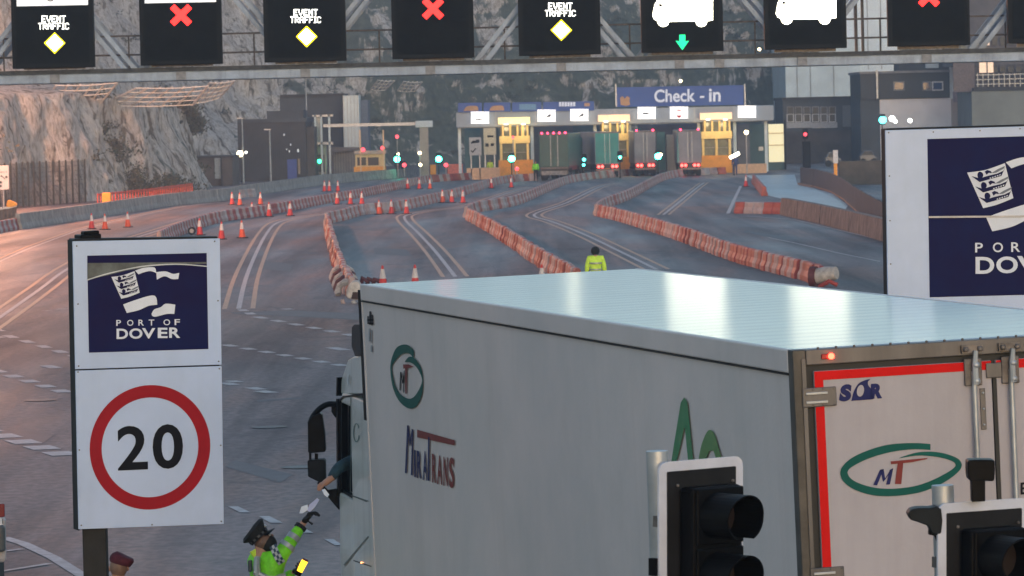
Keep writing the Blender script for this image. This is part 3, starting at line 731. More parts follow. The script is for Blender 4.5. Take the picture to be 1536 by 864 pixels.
for side in (0, 1):
    e0, e1 = (.125, 1.285) if side == 0 else (1.315, TW - .125)
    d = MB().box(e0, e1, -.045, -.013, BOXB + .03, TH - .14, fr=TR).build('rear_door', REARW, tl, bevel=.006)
    MB().box(e0 + .002, e1 - .002, -.049, -.046, TH - .197, TH - .142, fr=TR).build('red_border', REDB, d)
    bb0, bb1 = (e0 + .002, e0 + .058) if side == 0 else (e1 - .058, e1 - .002)
    MB().box(bb0, bb1, -.049, -.046, BOXB + .032, TH - .197, fr=TR).build('red_border', REDB, d)
    for hz in (TH - .3, TH - 1.42, BOXB + .35):
        h0, h1 = (.04, .26) if side == 0 else (TW - .26, TW - .04)
        hg = MB().box(h0, h1, -.068, -.05, hz - .06, hz + .06, fr=TR).build('hinge', STEEL, tl, bevel=.006)
        for zz in (-.03, .025): MB().box(h0 + .02, h1 - .06, -.078, -.069, hz + zz - .008, hz + zz + .008, fr=TR).build('rib', GALV, hg, bevel=.003)
        for zz in (-.048, .048):
            for q in (.3, .6, .92): MB().ball(TR(h0 + (h1 - h0) * q, -.069, hz + zz), .006, 5).build('bolt', GRIMY, hg)
    rods = (1.155, 1.39) if side == 0 else (1.39, 1.385 + .9)
    for rb_ in ((1.155,) if side == 0 else (1.4, 2.28)):
        rod = MB().tube([TR(rb_, -.085, BOXB + .05), TR(rb_, -.085, TH - .2)], .017, 10).build('lock_rod', GALV, tl, smooth=True)
        MB().box(rb_ - .055, rb_ + .06, -.07, -.05, TH - .29, TH - .12, fr=TR).build('rod_bracket', GRIMY, tl, bevel=.006)
        b = MB(); b.tube([TR(rb_ + .005, -.1, TH - .28), TR(rb_ + .005, -.1, TH - .15), TR(rb_ + .012, -.105, TH - .07)], [.022, .02, .014], 8); b.ball(TR(rb_ + .01, -.1, TH - .16), .026, 6); b.ball(TR(rb_ + .01, -.1, TH - .26), .026, 6)
        b.build('cam_lock', GALV, tl, smooth=True)
        b = MB(); b.box(rb_ - .07, rb_ + .07, -.075, -.051, TH - .085, TH - .035, fr=TR); b.ball(TR(rb_ - .045, -.08, TH - .06), .02, 5); b.ball(TR(rb_ + .05, -.08, TH - .06), .02, 5)
        b.build('lock_keeper', GRIMY, tl)
        for zz in (TH - 1.2, TH - 2.1): MB().box(rb_ - .035, rb_ + .035, -.105, -.046, zz - .03, zz + .03, fr=TR).build('rod_guide', GRIMY, tl, bevel=.004)
MB().box(1.245, 1.355, -.062, -.05, TH - .25, TH - .155, fr=TR).build('centre_plate', STEEL, tl, bevel=.008)
MB().box(1.2, 1.235, -.056, -.046, TH - .57, TH - .31, fr=TR).build('bolt_strip', STEEL, tl, bevel=.003)
for zz in (.34, .44, .54): MB().ball(TR(1.218, -.058, TH - zz), .009, 6).build('bolt', GALV, tl)
MB().box(1.29, 1.315, -.047, -.03, BOXB + .03, TH - .2, fr=TR).build('door_gap_seal', SEAL, tl)
# marker lamp
ml = MB().box(.175, .25, -.062, -.05, TH - .068, TH - .035, fr=TR).build('marker_lamp', M('red_lamp_lens', (.35, .01, .01), .25), tl, bevel=.005)
MB().ball(TR(.236, -.066, TH - .051), .02, 8).build('lit_led', M('lit_red_led', (1, .04, .02), emit=9), ml)
# rear lettering
q = lambda x, y: (1160 + x / 4.085, 500 + y / 4.085)
text('lettering', 'S', [q(416, 314), q(484, 310), q(474, 414), q(400, 420)], PB, BLUEP, tl, .07, .05)
text('lettering', 'R', [q(598, 310), q(676, 304), q(668, 398), q(596, 402)], PB, BLUEP, tl, .07, .05)
sw = smooth_path([q(*p) for p in [(478, 414), (492, 360), (520, 310), (560, 288), (596, 279)]], 4) + smooth_path([q(*p) for p in [(580, 296), (582, 318), (604, 350), (612, 404)]], 4)
decal('logo', [sw], PB, BLUEP, tl, .05)
decal('logo_hole', [[q(534 + 22 * math.cos(a) + 4 * math.sin(-a), 352 + 36 * math.sin(a)) for a in [i * .3927 for i in range(16)]]], PB, REARW, tl, .053)
def swoosh(pl, cx, cy, rx, ry, tilt, w_of, a0, a1, n=60):
    P = []
    for i in range(n + 1):
        a = a0 + (a1 - a0) * i / n; wd = w_of(i / n)
        def pt(k):
            x = (rx - wd * .5 * 0 + k) * math.cos(a); y = (ry + k) * math.sin(a)
            return (cx + x * math.cos(tilt) - y * math.sin(tilt), cy + x * math.sin(tilt) + y * math.cos(tilt))
        P.append((pt(-wd / 2), pt(wd / 2)))
    return [[P[i][0], P[i][1], P[i + 1][1], P[i + 1][0]] for i in range(n)]
# rear MT ring: photo outline points (crop scale 4, origin 1152,648)
def ringpts(o, sc, outer, inner, pl, mat, off, nm='logo_ring'):
    A_ = smooth_path([(o[0] + x / sc, o[1] + y / sc) for x, y in outer], 8); B_ = smooth_path([(o[0] + x / sc, o[1] + y / sc) for x, y in inner], 8)
    n = min(len(A_), len(B_)); decal(nm, [[A_[i], A_[i + 1], B_[i + 1], B_[i]] for i in range(n - 1)], pl, mat, tl, off)
ringpts((1152, 648), 4, [(975, 72), (860, 66), (700, 80), (530, 140), (445, 210), (440, 275), (500, 335), (620, 378), (760, 384), (920, 360), (1060, 300), (1150, 230), (1158, 180), (1110, 145), (1010, 120), (900, 122), (800, 150)],
        [(975, 108), (870, 104), (730, 122), (590, 165), (490, 220), (484, 262), (530, 300), (630, 332), (750, 340), (890, 322), (1010, 278), (1110, 220), (1122, 188), (1080, 165), (1000, 148), (900, 142), (785, 158)], PB, TEAL, .05)
qq = lambda x, y: (1152 + x / 4, 648 + y / 4)
decal('letter_m', [[qq(*p) for p in s_] for s_ in ([(632, 318), (655, 320), (694, 222), (672, 226)], [(675, 226), (694, 222), (704, 285), (690, 300)], [(690, 300), (704, 285), (752, 216), (735, 226)], [(708, 316), (732, 314), (752, 216), (730, 228)])], PB, BLUEP, tl, .05)
decal('letter_t', [[qq(*p) for p in s_] for s_ in ([(736, 176), (960, 155), (950, 163), (860, 182), (738, 194)], [(778, 186), (812, 182), (800, 312), (762, 312)])], PB, MAROON, tl, .052)
text('lettering', 'E', [(1531, 724), (1541, 723), (1541, 741), (1531, 742)], PB, BLACKP, tl, .02, .05)
# side lettering (crop scale 4, origin 384,432)
ringpts((384, 432), 4, [(945, 415), (945, 375), (915, 345), (880, 340), (840, 362), (812, 430), (806, 500), (822, 600), (860, 680), (915, 722), (960, 710), (992, 650), (1002, 560), (990, 480), (955, 425), (920, 412), (893, 440)],
        [(942, 418), (925, 398), (900, 392), (870, 400), (838, 432), (816, 470), (820, 520), (838, 592), (870, 640), (915, 664), (950, 650), (982, 600), (996, 550), (978, 500), (950, 462), (920, 445), (897, 446)], PS, TEAL, .006)
sq = lambda x, y: (384 + x / 4, 432 + y / 4)
decal('letter_m', [[sq(*p) for p in s_] for s_ in ([(860, 614), (867, 614), (871, 505), (865, 503)], [(866, 505), (872, 505), (882, 570), (878, 575)], [(878, 572), (883, 572), (892, 492), (887, 498)], [(881, 628), (886, 628), (892, 495), (887, 497)])], PS, BLACKP, tl, .006)
decal('letter_t', [[sq(*p) for p in s_] for s_ in ([(882, 458), (915, 458), (945, 472), (915, 480), (884, 484)], [(894, 480), (906, 480), (903, 634), (896, 634)])], PS, MAROON, tl, .007)
s2 = lambda x, y: (384 + x / 4, 648 + y / 4)
decal('letter_m', [[s2(*p) for p in s_] for s_ in ([(893, 246), (904, 248), (916, -40), (906, -40)], [(907, -38), (915, -38), (927, 70), (921, 85)], [(920, 85), (927, 75), (942, -15), (934, -20)], [(929, 258), (939, 260), (943, -15), (936, -18)])], PS, BLUEP, tl, .006)
for s_, x0, x1, y0, y1 in (('I', 948, 957, 106, 268), ('R', 965, 991, 112, 276), ('A', 1000, 1027, 112, 288)):
    text('lettering', s_, [s2(x0, y0), s2(x1, y0 + 5), s2(x1, y1 + 4), s2(x0, y1)], PS, BLUEP, tl, .03, .006)
decal('letter_t', [[s2(*p) for p in s_] for s_ in ([(967, -14), (1192, 50), (1190, 80), (967, 32)],)], PS, MAROON, tl, .007)
decal('letter_t', [[s2(*p) for p in s_] for s_ in ([(1032, 30), (1041, 33), (1040, 292), (1030, 292)],)], PS, BLUEP, tl, .0075)
for s_, x0, x1, y0, y1 in (('R', 1055, 1080, 130, 302), ('A', 1086, 1116, 138, 312), ('N', 1124, 1150, 148, 322), ('S', 1158, 1188, 150, 334)):
    text('lettering', s_, [s2(x0, y0), s2(x1, y0 + 5), s2(x1, y1 + 4), s2(x0, y1)], PS, MAROON, tl, .03, .006)
decal('green_peak_print', [[(1010, 672), (1021, 604), (1026, 596), (1031, 603), (1040, 690), (1032, 690), (1027, 640), (1018, 680), (1012, 700), (1006, 700)]], PS, GREENP, tl, .006)
decal('green_leaf_print', [smooth_path([(1046, 700), (1052, 668), (1062, 646), (1071, 650), (1078, 672), (1086, 700)], 5) + [(1078, 700), (1070, 676), (1064, 676), (1054, 700)]], PS, LGREENP, tl, .006)
decal('small_black_print', [rect(551, 474, 553, 486), rect(554, 467, 556.3, 487), rect(557, 472, 559, 488), rect(550.5, 479, 560, 481), rect(551, 484, 560, 486)], PS, BLACKP, tl, .006)
decal('small_grey_print', [rect(553, 493, 555, 512), rect(556.5, 495, 558, 514), rect(556, 518, 558.5, 528)], PS, M('pale_grey_print', (.27, .29, .31), .5), tl, .006)
# running gear (below the frame of the photo but part of the vehicle)
CH = M('chassis_black', (.02, .02, .02), .5, var=.3)
for b0 in (.75, 1.75): MB().box(b0, b0 + .14, .1, LEN - 1, .82, BOXB, fr=TR).build('chassis_rail', CH, tl)
MB().box(.2, TW - .2, 0, .12, .5, .62, fr=TR).build('rear_bumper', STEEL, tl, bevel=.01)
for b0 in (.15, 2.0):
    lm = MB().box(b0, b0 + .45, -.06, .0, .72, .9, fr=TR).build('rear_lamp', M('red_lamp_lens', (.35, .01, .01), .25), tl, bevel=.01)
TYRE = M('tyre_rubber', (.018, .018, .018), .85, var=.2); RIM = M('steel_rim', (.35, .36, .37), .4, .7)
def wheel(fr, b0, b1, a, r, parent, rim=True):
    n = 22; bo = MB()
    prof = [(b0, r * .55), (b0, r * .93), (b0 + .04, r), (b1 - .04, r), (b1, r * .93), (b1, r * .55)]
    for i in range(n):
        t0 = 2 * math.pi * i / n; t1 = 2 * math.pi * (i + 1) / n
        for j in range(len(prof) - 1):
            bo.poly([fr(p[0], a + p[1] * math.sin(t), r + p[1] * math.cos(t)) for p, t in ((prof[j], t0), (prof[j + 1], t0), (prof[j + 1], t1), (prof[j], t1))])
    wv = bo.build('wheel', TYRE, parent, smooth=True)
    bm = MB()
    for bb in (b0 + .03, b1 - .03): bm.poly([fr(bb, a + r * .56 * math.sin(2 * math.pi * i / n), r + r * .56 * math.cos(2 * math.pi * i / n)) for i in range(n)])
    bm.tube([fr(b0 + .0, a, r), fr(b1, a, r)], r * .2, 10)
    bm.build('rim', RIM, wv)
for a in (2.2, 3.5, 4.8):
    for b0 in (.06, TW - .44): wheel(TR, b0, b0 + .38, a, .5, tl)
for b0 in (.05, TW - .09):
    for zz in (.5, .8): MB().box(b0, b0 + .04, 5.8, 10.2, zz, zz + .12, fr=TR).build('side_guard', STEEL, tl)
for b0 in (.6, 1.9): MB().box(b0, b0 + .12, 10.6, 10.75, .1, BOXB, fr=TR).build('landing_leg', CH, tl)

# tractor, turned a little against the trailer
c0 = A(560, 800, 41.55); 
c1 = A(509.5, 800, 44.0)
cyaw = math.atan2(-(c1.x - c0.x), (c1.y - c0.y))
cca, csa = math.cos(cyaw), math.sin(cyaw)
CL = (c1 - c0).length
def CB(b, a, z):
    return Vector((c0.x - csa * a + cca * b, c0.y + cca * a + csa * b, z - .0 + 0 * b)) 
tc_ = thing('lorry_tractor', CB(1.2, 1, 0), 'white lorry cab with black mirrors and open driver window, pulling the MIRATRANS trailer', 'lorry cab')
CW = 2.46
PCS = Plane(CB(0, 1, 2), CB(-1, 0, 0) - CB(0, 0, 0))
def cz(px, py): return PCS.hit(px, py).z
# body shell: side profile with window opening, built as slabs across the cab
def prof(pts, b0, b1, nm, mat, bev=.02):
    b = MB(); b.prism([CB(b0, a, z) for a, z in pts], CB(b1, 0, 0) - CB(b0, 0, 0)); return b.build(nm, mat, tc_, bevel=bev)
WZ0, WZ1 = cz(515, 742), cz(515, 606); WA0, WA1 = CL * .58, CL * .93
ZT = cz(530, 594)
prof([(0.0, .75), (WA0, .75), (WA0, ZT), (.05, ZT), (0, ZT - .08)], 0, CW, 'cab_rear_body', CABW)
prof([(WA0, .95), (CL - .02, .45), (CL + .02, 1.3), (CL - .06, WZ0), (WA0, WZ0)], .003, CW - .003, 'cab_front_body', CABW)
prof([(WA0, WZ1), (CL - .3, WZ1), (CL - .42, ZT - .02), (WA0, ZT - .004)], .003, CW - .003, 'cab_roof', CABW)
for b0 in (.01, CW - .07):
    prof([(CL - .16, WZ0), (CL - .06, WZ0), (CL - .28, WZ1), (CL - .36, WZ1)], b0, b0 + .06, 'door_pillar', BLACKPL, .005)
prof([(CL - .075, WZ0), (CL - .055, WZ0), (CL - .29, WZ1), (CL - .31, WZ1)], .08, CW - .08, 'windscreen', GLASS, .0)
MB().box(.05, CW - .05, WA0 - .002, WA0 + .03, WZ0, WZ1, fr=CB).build('cab_interior', BLACKC, tc_)
prof([(WA0, WZ0 + .003), (CL - .07, WZ0 + .003), (CL - .08, WZ0 + .03), (WA0, WZ0 + .03)], .02, .06, 'window_sill', BLACKPL, .0)
prof([(WA0 + .05, WZ0 - .02), (CL - .1, WZ0 - .02), (CL - .28, WZ1), (WA0 + .05, WZ1)], CW - .02, CW - .01, 'window_glass', GLASS, .0)
# roof fairing above
fz0, fz1 = ZT + .005, cz(536, 490)
prof([(0, fz0), (CL * .8, fz0), (CL * .74, fz0 + .32), (CL * .42, fz1 - .1), (.0, fz1)], .25, CW - .25, 'roof_fairing', CABW, .06)
slabc = lambda nm, pts, mat, off0, off1, bev=0.0: slab(nm, pts, PCS, mat, tc_, back=off0, frontoff=off1, bevel=bev)
slabc('side_deflector', [(527.5, 490), (531, 486), (544, 486), (544, 534), (532, 534), (527, 520)], M('charcoal_plastic', (.014, .016, .022), .5, var=.2, spec=.2), -.25, .0, .01)
slabc('fairing_side', [(509, 590), (513, 566), (522, 540), (530, 535), (541, 534), (544.5, 591)], CABW, -.3, -.02, .01)
MB().box(-.004, .05, LEN + .031, LEN + .13, 2.75, TH - .06, fr=TR).build('front_gap_shade', BLACKPL, tl)  # added black strip: shade of the cab gap put in as colour
slabc('roof_seam', [(508, 600), (514, 594), (548, 589.5), (548, 592), (515, 596.5), (509, 602)], BLACKPL, -.02, .008)
slabc('antenna', [(504.8, 566), (506.4, 566), (505.4, 594), (503.8, 594)], BLACKPL, -.03, .02)
decal('door_seam', [[(525.5, 596), (526.5, 596), (526, 740), (525, 740)], [(526, 742), (550, 752), (550, 753.2), (526, 743.5)]], PCS, M('seam_dark_green', (.05, .08, .075), .5), tc_, .004)
slabc('door_handle', [(527, 743), (551, 751), (551, 752), (527, 744.4)], M('dark_green_trim', (.03, .05, .045), .5), -.0, .01)
decal('wheel_arch_seam', [[(551.5, 804), (553, 805.2), (517, 849), (515, 847)]], PCS, M('grey_green_trim', (.16, .18, .18), .5), tc_, .004)
decal('indicator_strip', [[(530, 840), (557, 849), (557, 850.5), (530, 841.5)]], PCS, BLACKPL, tc_, .004)
MB().ball(PCS.hit(542, 844, .008), .009, 6).build('side_marker', M('lit_orange_lamp', (1, .35, .12), emit=2.5), tc_)
decal('small_logo_ring', [[(534.5 + rx * math.cos(a), 649 + ry * math.sin(a)) for (rx, ry, a) in ((3.6, 13, t0), (5, 14.5, t0), (5, 14.5, t1), (3.6, 13, t1))] for t0, t1 in [(i * .3927 + .3, (i + 1) * .3927 + .3) for i in range(14)]], PCS, M('faded_green_print', (.08, .16, .15), .5), tc_, .005)
slabc('side_window_trim', [(504, 598), (506.5, 598), (507.5, 745), (505, 745)], BLACKPL, -.05, .01)
slabc('fairing_marks', [(521.5, 562), (523.5, 560), (523, 578), (521, 577)], M('pale_scuffed_paint', (.62, .65, .66), .4), -.005, .004) if False else None
decal('fairing_mark', [[(521.5, 562), (523.2, 561), (522.6, 578), (521, 577)], [(524.5, 564), (525.6, 563), (525.2, 579), (524.2, 579)]], Plane(PCS.p + PCS.n * -.02, PCS.n), M('pale_scuffed_paint', (.62, .65, .66), .4), tc_, .006)
# mirrors hang off the front corner of the cab
PM = front(44.0)
arm = MB()
ap = smooth_path([(507, 608), (494, 606), (481, 612), (470, 624), (465, 636)], 5)
arm.tube([PM.hit(x, y) for x, y in ap], .028, 8); arm.build('mirror_arm', BLACKPL, tc_, smooth=True)
slab('mirror_arm_mount', [(497, 602), (508, 602), (508, 625), (503, 627), (497, 618)], PM, BLACKPL, tc_, back=-.12, bevel=.01)
slab('mirror_housing', [(461.5, 634), (468, 624), (480, 619.5), (483, 622), (487, 650), (488.5, 676), (487, 678), (464, 680), (462, 678)], PM, BLACKPL, tc_, back=-.16, frontoff=.04, bevel=.015)
slab('mirror_bracket', [(463.5, 678), (467, 679), (467, 694), (463.5, 692)], PM, BLACKPL, tc_, back=-.05)
slab('mirror_bracket', [(472, 680), (477, 681), (477, 692), (472, 692)], PM, BLACKPL, tc_, back=-.05)
slab('wide_angle_mirror', [(461, 692), (463, 690), (486, 689), (488, 692), (488.5, 724), (486, 726), (474, 721), (462, 715)], PM, M('mirror_back_grey', (.012, .013, .016), .6, var=.25, spec=.1), tc_, back=-.16, frontoff=.04, bevel=.015)
slab('mirror_stay', [(470, 722), (487, 724), (497, 728), (508, 735), (509, 765), (497, 752), (484, 736)], PM, BLACKPL, tc_, back=-.06, bevel=.01) if False else None
slab('lower_mirror', [(491, 735), (509, 732), (509, 766), (497, 752), (489, 742)], PM, BLACKPL, tc_, back=-.1, bevel=.01)
MB().tube([PM.hit(477, 723), PM.hit(492, 738)], .018, 6).build('mirror_stay', BLACKPL, tc_)
MB().box(.1, CW - .1, CL - .6, CL + .05, .3, .7, fr=CB).build('front_bumper', CABW, tc_, bevel=.06)
for b0 in (.6, 1.7): MB().box(b0, b0 + .12, -3.6, CL - .2, .6, .9, fr=CB).build('chassis_rail', CH, tc_)
for a in (.75 * CL - .9, -2.4):
    for b0 in (.06, CW - .44): wheel(CB, b0, b0 + .36, a, .5, tc_)

# ------------------------------------------------------------ traffic signals close to the camera
TLB = M('signal_board_black', (.012, .012, .014), .6, var=.15, scale=10, spec=.2)
TLW = M('signal_board_white_border', (.55, .57, .66), .45, var=.06, scale=6)
def signal(px, py, Y, yaw, label, extra=False):
    o = A(px, py, Y)   # top left corner of the backing board
    cy_, sy_ = math.cos(yaw), math.sin(yaw); ln = -.02
    def fr(x, y, z):   # x right along board, y back (away), z up from corner
        return Vector((o.x + x * cy_ - y * sy_ - z * -.02 , o.y + x * sy_ + y * cy_, o.z + z))
    W_, H_ = .5, 1.05
    t = thing('traffic_signal', (fr(W_ / 2, .25, 0).x, fr(W_ / 2, .25, 0).y, 0), label, 'traffic light', 'traffic lights in front of the trailer')
    def rr(x0, x1, z0, z1, r, n=5):
        P = []
        for cx_, cz_, a0 in ((x1 - r, z1 - r, 0), (x0 + r, z1 - r, 90), (x0 + r, z0 + r, 180), (x1 - r, z0 + r, 270)):
            for i in range(n + 1): a = R(a0 + 90 * i / n); P.append((cx_ + r * math.cos(a), cz_ + r * math.sin(a)))
        return P
    dy_ = fr(0, .012, 0) - fr(0, 0, 0)
    MB().prism([fr(x, 0, z) for x, z in rr(0, W_, -H_, 0, .045)], dy_).build('backing_board', TLW, t)
    MB().prism([fr(x, -.004, z) for x, z in rr(.045, W_ - .045, -H_ + .045, -.045, .006)], dy_ * .25).build('black_face', TLB, t)
    hx0, hx1 = .11, .41
    hb = MB().box(hx0, hx1, -.11, -.005, -H_ + .09, -.12, fr=fr).build('housing', BLACKPL, t, bevel=.02)
    for i in range(3):
        zc_ = -.255 - i * .275; cxl = .24
        MB().box(hx0 + .01, hx1 - .01, -.128, -.111, zc_ - .13, zc_ + .13, fr=fr).build('lens_door', BLACKPL, t, bevel=.012)
        lens = MB(); lens.poly([fr(cxl + .1 * math.cos(a), -.13, zc_ + .1 * math.sin(a)) for a in [k * .2618 for k in range(24)]])
        lens.build('lens', M(('red', 'amber', 'green')[i] + '_unlit_lens', ((.008, .002, .002), (.008, .004, .002), (.002, .006, .004))[i], .6), t)
        hd = MB(); n = 30; L0, L1 = -.128, -.35
        for k in range(n):
            a0 = R(-62) + R(304) * k / n; a1 = R(-62) + R(304) * (k + 1) / n
            for rr_, fl in ((.108, 0), (.101, 1)):
                f0 = L1 if True else L0
                e0 = L0 + (L1 - L0) * (.9 + .1 * max(0, math.sin(a0))); e1 = L0 + (L1 - L0) * (.9 + .1 * max(0, math.sin(a1)))
                hd.poly([fr(cxl + rr_ * math.cos(a0), L0, zc_ + rr_ * math.sin(a0)), fr(cxl + rr_ * math.cos(a1), L0, zc_ + rr_ * math.sin(a1)),
                         fr(cxl + rr_ * math.cos(a1), e1, zc_ + rr_ * math.sin(a1)), fr(cxl + rr_ * math.cos(a0), e0, zc_ + rr_ * math.sin(a0))])
            hd.poly([fr(cxl + r_ * math.cos(a), (L0 + (L1 - L0) * (.9 + .1 * max(0, math.sin(a)))), zc_ + r_ * math.sin(a)) for r_, a in ((.108, a0), (.108, a1), (.101, a1), (.101, a0))])
        hd.build('hood', BLACKPL, t, smooth=True)
    for x, z in ((.1, -.11), (.43, -.11), (.1, -.9), (.43, -.9)): MB().ball(fr(x, -.012, z), .008, 5).build('screw', GRIMY, t)
    pc_ = fr(.07 if not extra else .09, .1, 0)
    MB().tube([(pc_.x + .05, pc_.y + .02, 0), (pc_.x + .0, pc_.y, o.z + (.045 if not extra else .075))], .051, 20).build('pole', GALV, t, smooth=True)
    for z in (-.3, -.8): MB().box(.03, .2, .012, .1, z, z + .05, fr=fr).build('clamp', GRIMY, t)
    MB().box(-.015, .01, .01, .06, -.52, -.44, fr=fr).build('bracket', BLACKPL, t)
    return fr, t
signal(988.5, 694, 20.7, R(37), 'unlit black traffic light with white border in front of the trailer side')
frs, tsg = signal(1407, 756, 20.7, R(27), 'unlit black traffic light with sensors on top, in front of the rear doors', True)
S2 = front(20.72)
slab('detector_head', smooth_path([(1452, 694), (1456, 690), (1488, 690), (1492.5, 694), (1492, 718), (1488, 722), (1470, 721), (1456, 722), (1452, 712)], 2, True), S2, BLACKPL, tsg, back=-.12, bevel=.006)
slab('detector_stem', [(1457, 720), (1478, 720), (1478, 752), (1458, 753)], S2, BLACKPL, tsg, back=-.07, bevel=.003)
dh = MB()
pts = [(1363, 773), (1372, 768), (1388, 767), (1412, 768)]
dh.prism([S2.hit(x, y, .02) for x, y in smooth_path([(1362, 772), (1366, 765), (1378, 762), (1395, 762), (1412, 763), (1412, 800), (1398, 800), (1393, 790), (1384, 786), (1376, 783), (1366, 780)], 2)], (0, .12, 0))
dh.build('detector_camera', M('dark_slate_plastic', (.012, .016, .02), .5, var=.2, spec=.1), tsg, bevel=.006)
slab('camera_bracket', [(1394, 790), (1412, 790), (1412, 817), (1405, 812), (1402, 804), (1393, 802)], S2, BLACKPL, tsg, back=-.05, bevel=.003)

# ------------------------------------------------------------ plastic barriers set end to end
def barrier_mesh(name, mat, Ln=.985, h=.62, wb=.4, wt=.2, ribs=1, dark=None):
    b = MB()
    prof_ = [(-wb / 2, 0), (-wb / 2, .16), (-wb * .3, .34), (-wt / 2, h - .06), (-wt * .3, h), (wt * .3, h), (wt / 2, h - .06), (wb * .3, .34), (wb / 2, .16), (wb / 2, 0)]
    xs = []; 
    for i in range(ribs):
        x0 = -Ln / 2 + Ln * i / ribs; x1 = -Ln / 2 + Ln * (i + 1) / ribs
        xs += [(x0, .86 if i else .68), (x0 + .05, 1.0), (x1 - .05, 1.0)]
    xs.append((Ln / 2, .68))
    k = len(b.v)
    for x, s_ in xs:
        for y, z in prof_: b.v.append(Vector((x, y * s_, z * (1 if s_ == 1 else .985))))
    n = len(prof_)
    for i in range(len(xs) - 1):
        for j in range(n - 1): b.f.append((k + i * n + j, k + i * n + j + 1, k + (i + 1) * n + j + 1, k + (i + 1) * n + j)); b.m.append(0)
    b.f.append(tuple(range(k, k + n))); b.m.append(0); b.f.append(tuple(range(k + len(xs) * n - 1, k + (len(xs) - 1) * n - 1, -1))); b.m.append(0)
    me = bpy.data.meshes.new(name); me.from_pydata(b.v, [], b.f); me.materials.append(mat)
    return me
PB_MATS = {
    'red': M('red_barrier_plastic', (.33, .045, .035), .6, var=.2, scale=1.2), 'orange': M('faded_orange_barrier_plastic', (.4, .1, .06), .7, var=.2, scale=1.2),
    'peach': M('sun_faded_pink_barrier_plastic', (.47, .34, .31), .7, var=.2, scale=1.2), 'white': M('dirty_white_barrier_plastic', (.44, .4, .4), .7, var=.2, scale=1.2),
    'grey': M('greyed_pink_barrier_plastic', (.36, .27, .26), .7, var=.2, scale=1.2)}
PBM = {k: barrier_mesh('plastic_barrier', m) for k, m in PB_MATS.items()}
budget = [300]
far_b = {k: MB() for k in PBM}
def along(px, spacing, z=0.0, world=None):
    P = world or [G(x, y, z) for x, y in px]
    out = []; left = 0.0
    for a, c in zip(P, P[1:]):
        d = (c - a).length; t = left
        while t < d:
            out.append((a.lerp(c, t / d), math.atan2(c.y - a.y, c.x - a.x))); t += spacing
        left = t - d
    return out
names = {'red': 'red', 'orange': 'faded orange', 'peach': 'sun bleached pink', 'white': 'dirty white', 'grey': 'greyed pink'}
def nth(i):
    n = i + 1; return '%d%s' % (n, 'th' if 10 < n % 100 < 14 else {1: 'st', 2: 'nd', 3: 'rd'}.get(n % 10, 'th'))
def chain(px, pattern, where, grp, sm=4, indiv=310):
    pts = smooth_path(px, sm) if sm > 1 else px
    for i, (p, a) in enumerate(along(pts, 1.0)):
        kd = pattern(i, p)
        if budget[0] > 0 and p.y < indiv:
            budget[0] -= 1
            o = bpy.data.objects.new('plastic_barrier', PBM[kd]); C.objects.link(o)
            o.location = (p.x + random.uniform(-.05, .05), p.y, 0); o.rotation_euler = (0, 0, a + random.uniform(-.02, .02)); o.scale = (1, random.uniform(.97, 1.03), random.uniform(.98, 1.02))
            tagit(o, names[kd] + ' plastic barrier, ' + nth(i) + ' ' + where, 'road barrier', grp)
        else:
            b = far_b[kd]; k = len(b.v); ca_, sa_ = math.cos(a), math.sin(a)
            b.v += [Vector((p.x + v.co.x * ca_ - v.co.y * sa_, p.y + v.co.x * sa_ + v.co.y * ca_, v.co.z)) for v in PBM[kd].vertices]
            for q in PBM[kd].polygons: b.f.append(tuple(k + j for j in q.vertices)); b.m.append(0)
rb1 = random.Random(11)
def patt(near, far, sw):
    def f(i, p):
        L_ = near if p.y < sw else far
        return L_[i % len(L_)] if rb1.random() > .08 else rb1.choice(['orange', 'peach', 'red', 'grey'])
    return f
baseC1 = [(1232, 427), (1214, 421), (1152, 405), (1095, 388), (1030, 363), (963, 341), (930, 331), (897, 323.5)]
baseC2 = [(895, 322), (903, 315), (918, 308), (943, 298), (975, 280), (993, 271), (1018, 265), (1050, 262.5), (1088, 261)]
baseB1 = [(866, 431), (848, 420), (818, 402), (768, 368), (734, 346), (703, 329)]
baseB2 = [(700, 326), (712, 319), (734, 315), (768, 309), (794, 299), (818, 288), (848, 276), (880, 270), (928, 265), (975, 262)]
baseA1 = [(527, 444), (519, 428), (506, 396), (498, 366), (491, 338)]
baseA2 = [(491, 336), (499, 333.5), (515, 330), (544, 322), (594, 317), (659, 302), (700, 291), (734, 280), (768, 273), (803, 271)]
baseL = [(240, 366), (262, 355), (300, 341), (330, 333), (355, 329), (384, 325), (434, 316), (484, 306), (534, 297), (591, 285), (634, 275), (680, 271), (734, 268)]
gC = 'barriers of the right hand chain'; gB = 'barriers of the middle chain'; gA = 'barriers of the left middle chain'; gL = 'barriers of the far left chain'
chain(baseC1, lambda i, p: (['red', 'orange', 'red'][i % 3] if 140 < p.y < 146 or 160 < p.y < 168 else patt(['orange', 'peach', 'red', 'peach'], ['peach'], 400)(i, p)), 'up from the roof end of the right hand chain', gC)
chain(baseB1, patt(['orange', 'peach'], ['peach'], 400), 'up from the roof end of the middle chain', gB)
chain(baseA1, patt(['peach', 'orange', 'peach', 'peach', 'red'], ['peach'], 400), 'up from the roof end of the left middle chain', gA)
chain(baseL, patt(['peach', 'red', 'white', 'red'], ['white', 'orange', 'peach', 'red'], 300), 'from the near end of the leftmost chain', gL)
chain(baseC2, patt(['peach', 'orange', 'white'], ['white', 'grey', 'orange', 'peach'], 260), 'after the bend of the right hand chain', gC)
chain(baseB2, patt(['peach', 'orange', 'white', 'peach'], ['white', 'grey', 'orange', 'peach'], 260), 'after the bend of the middle chain', gB)
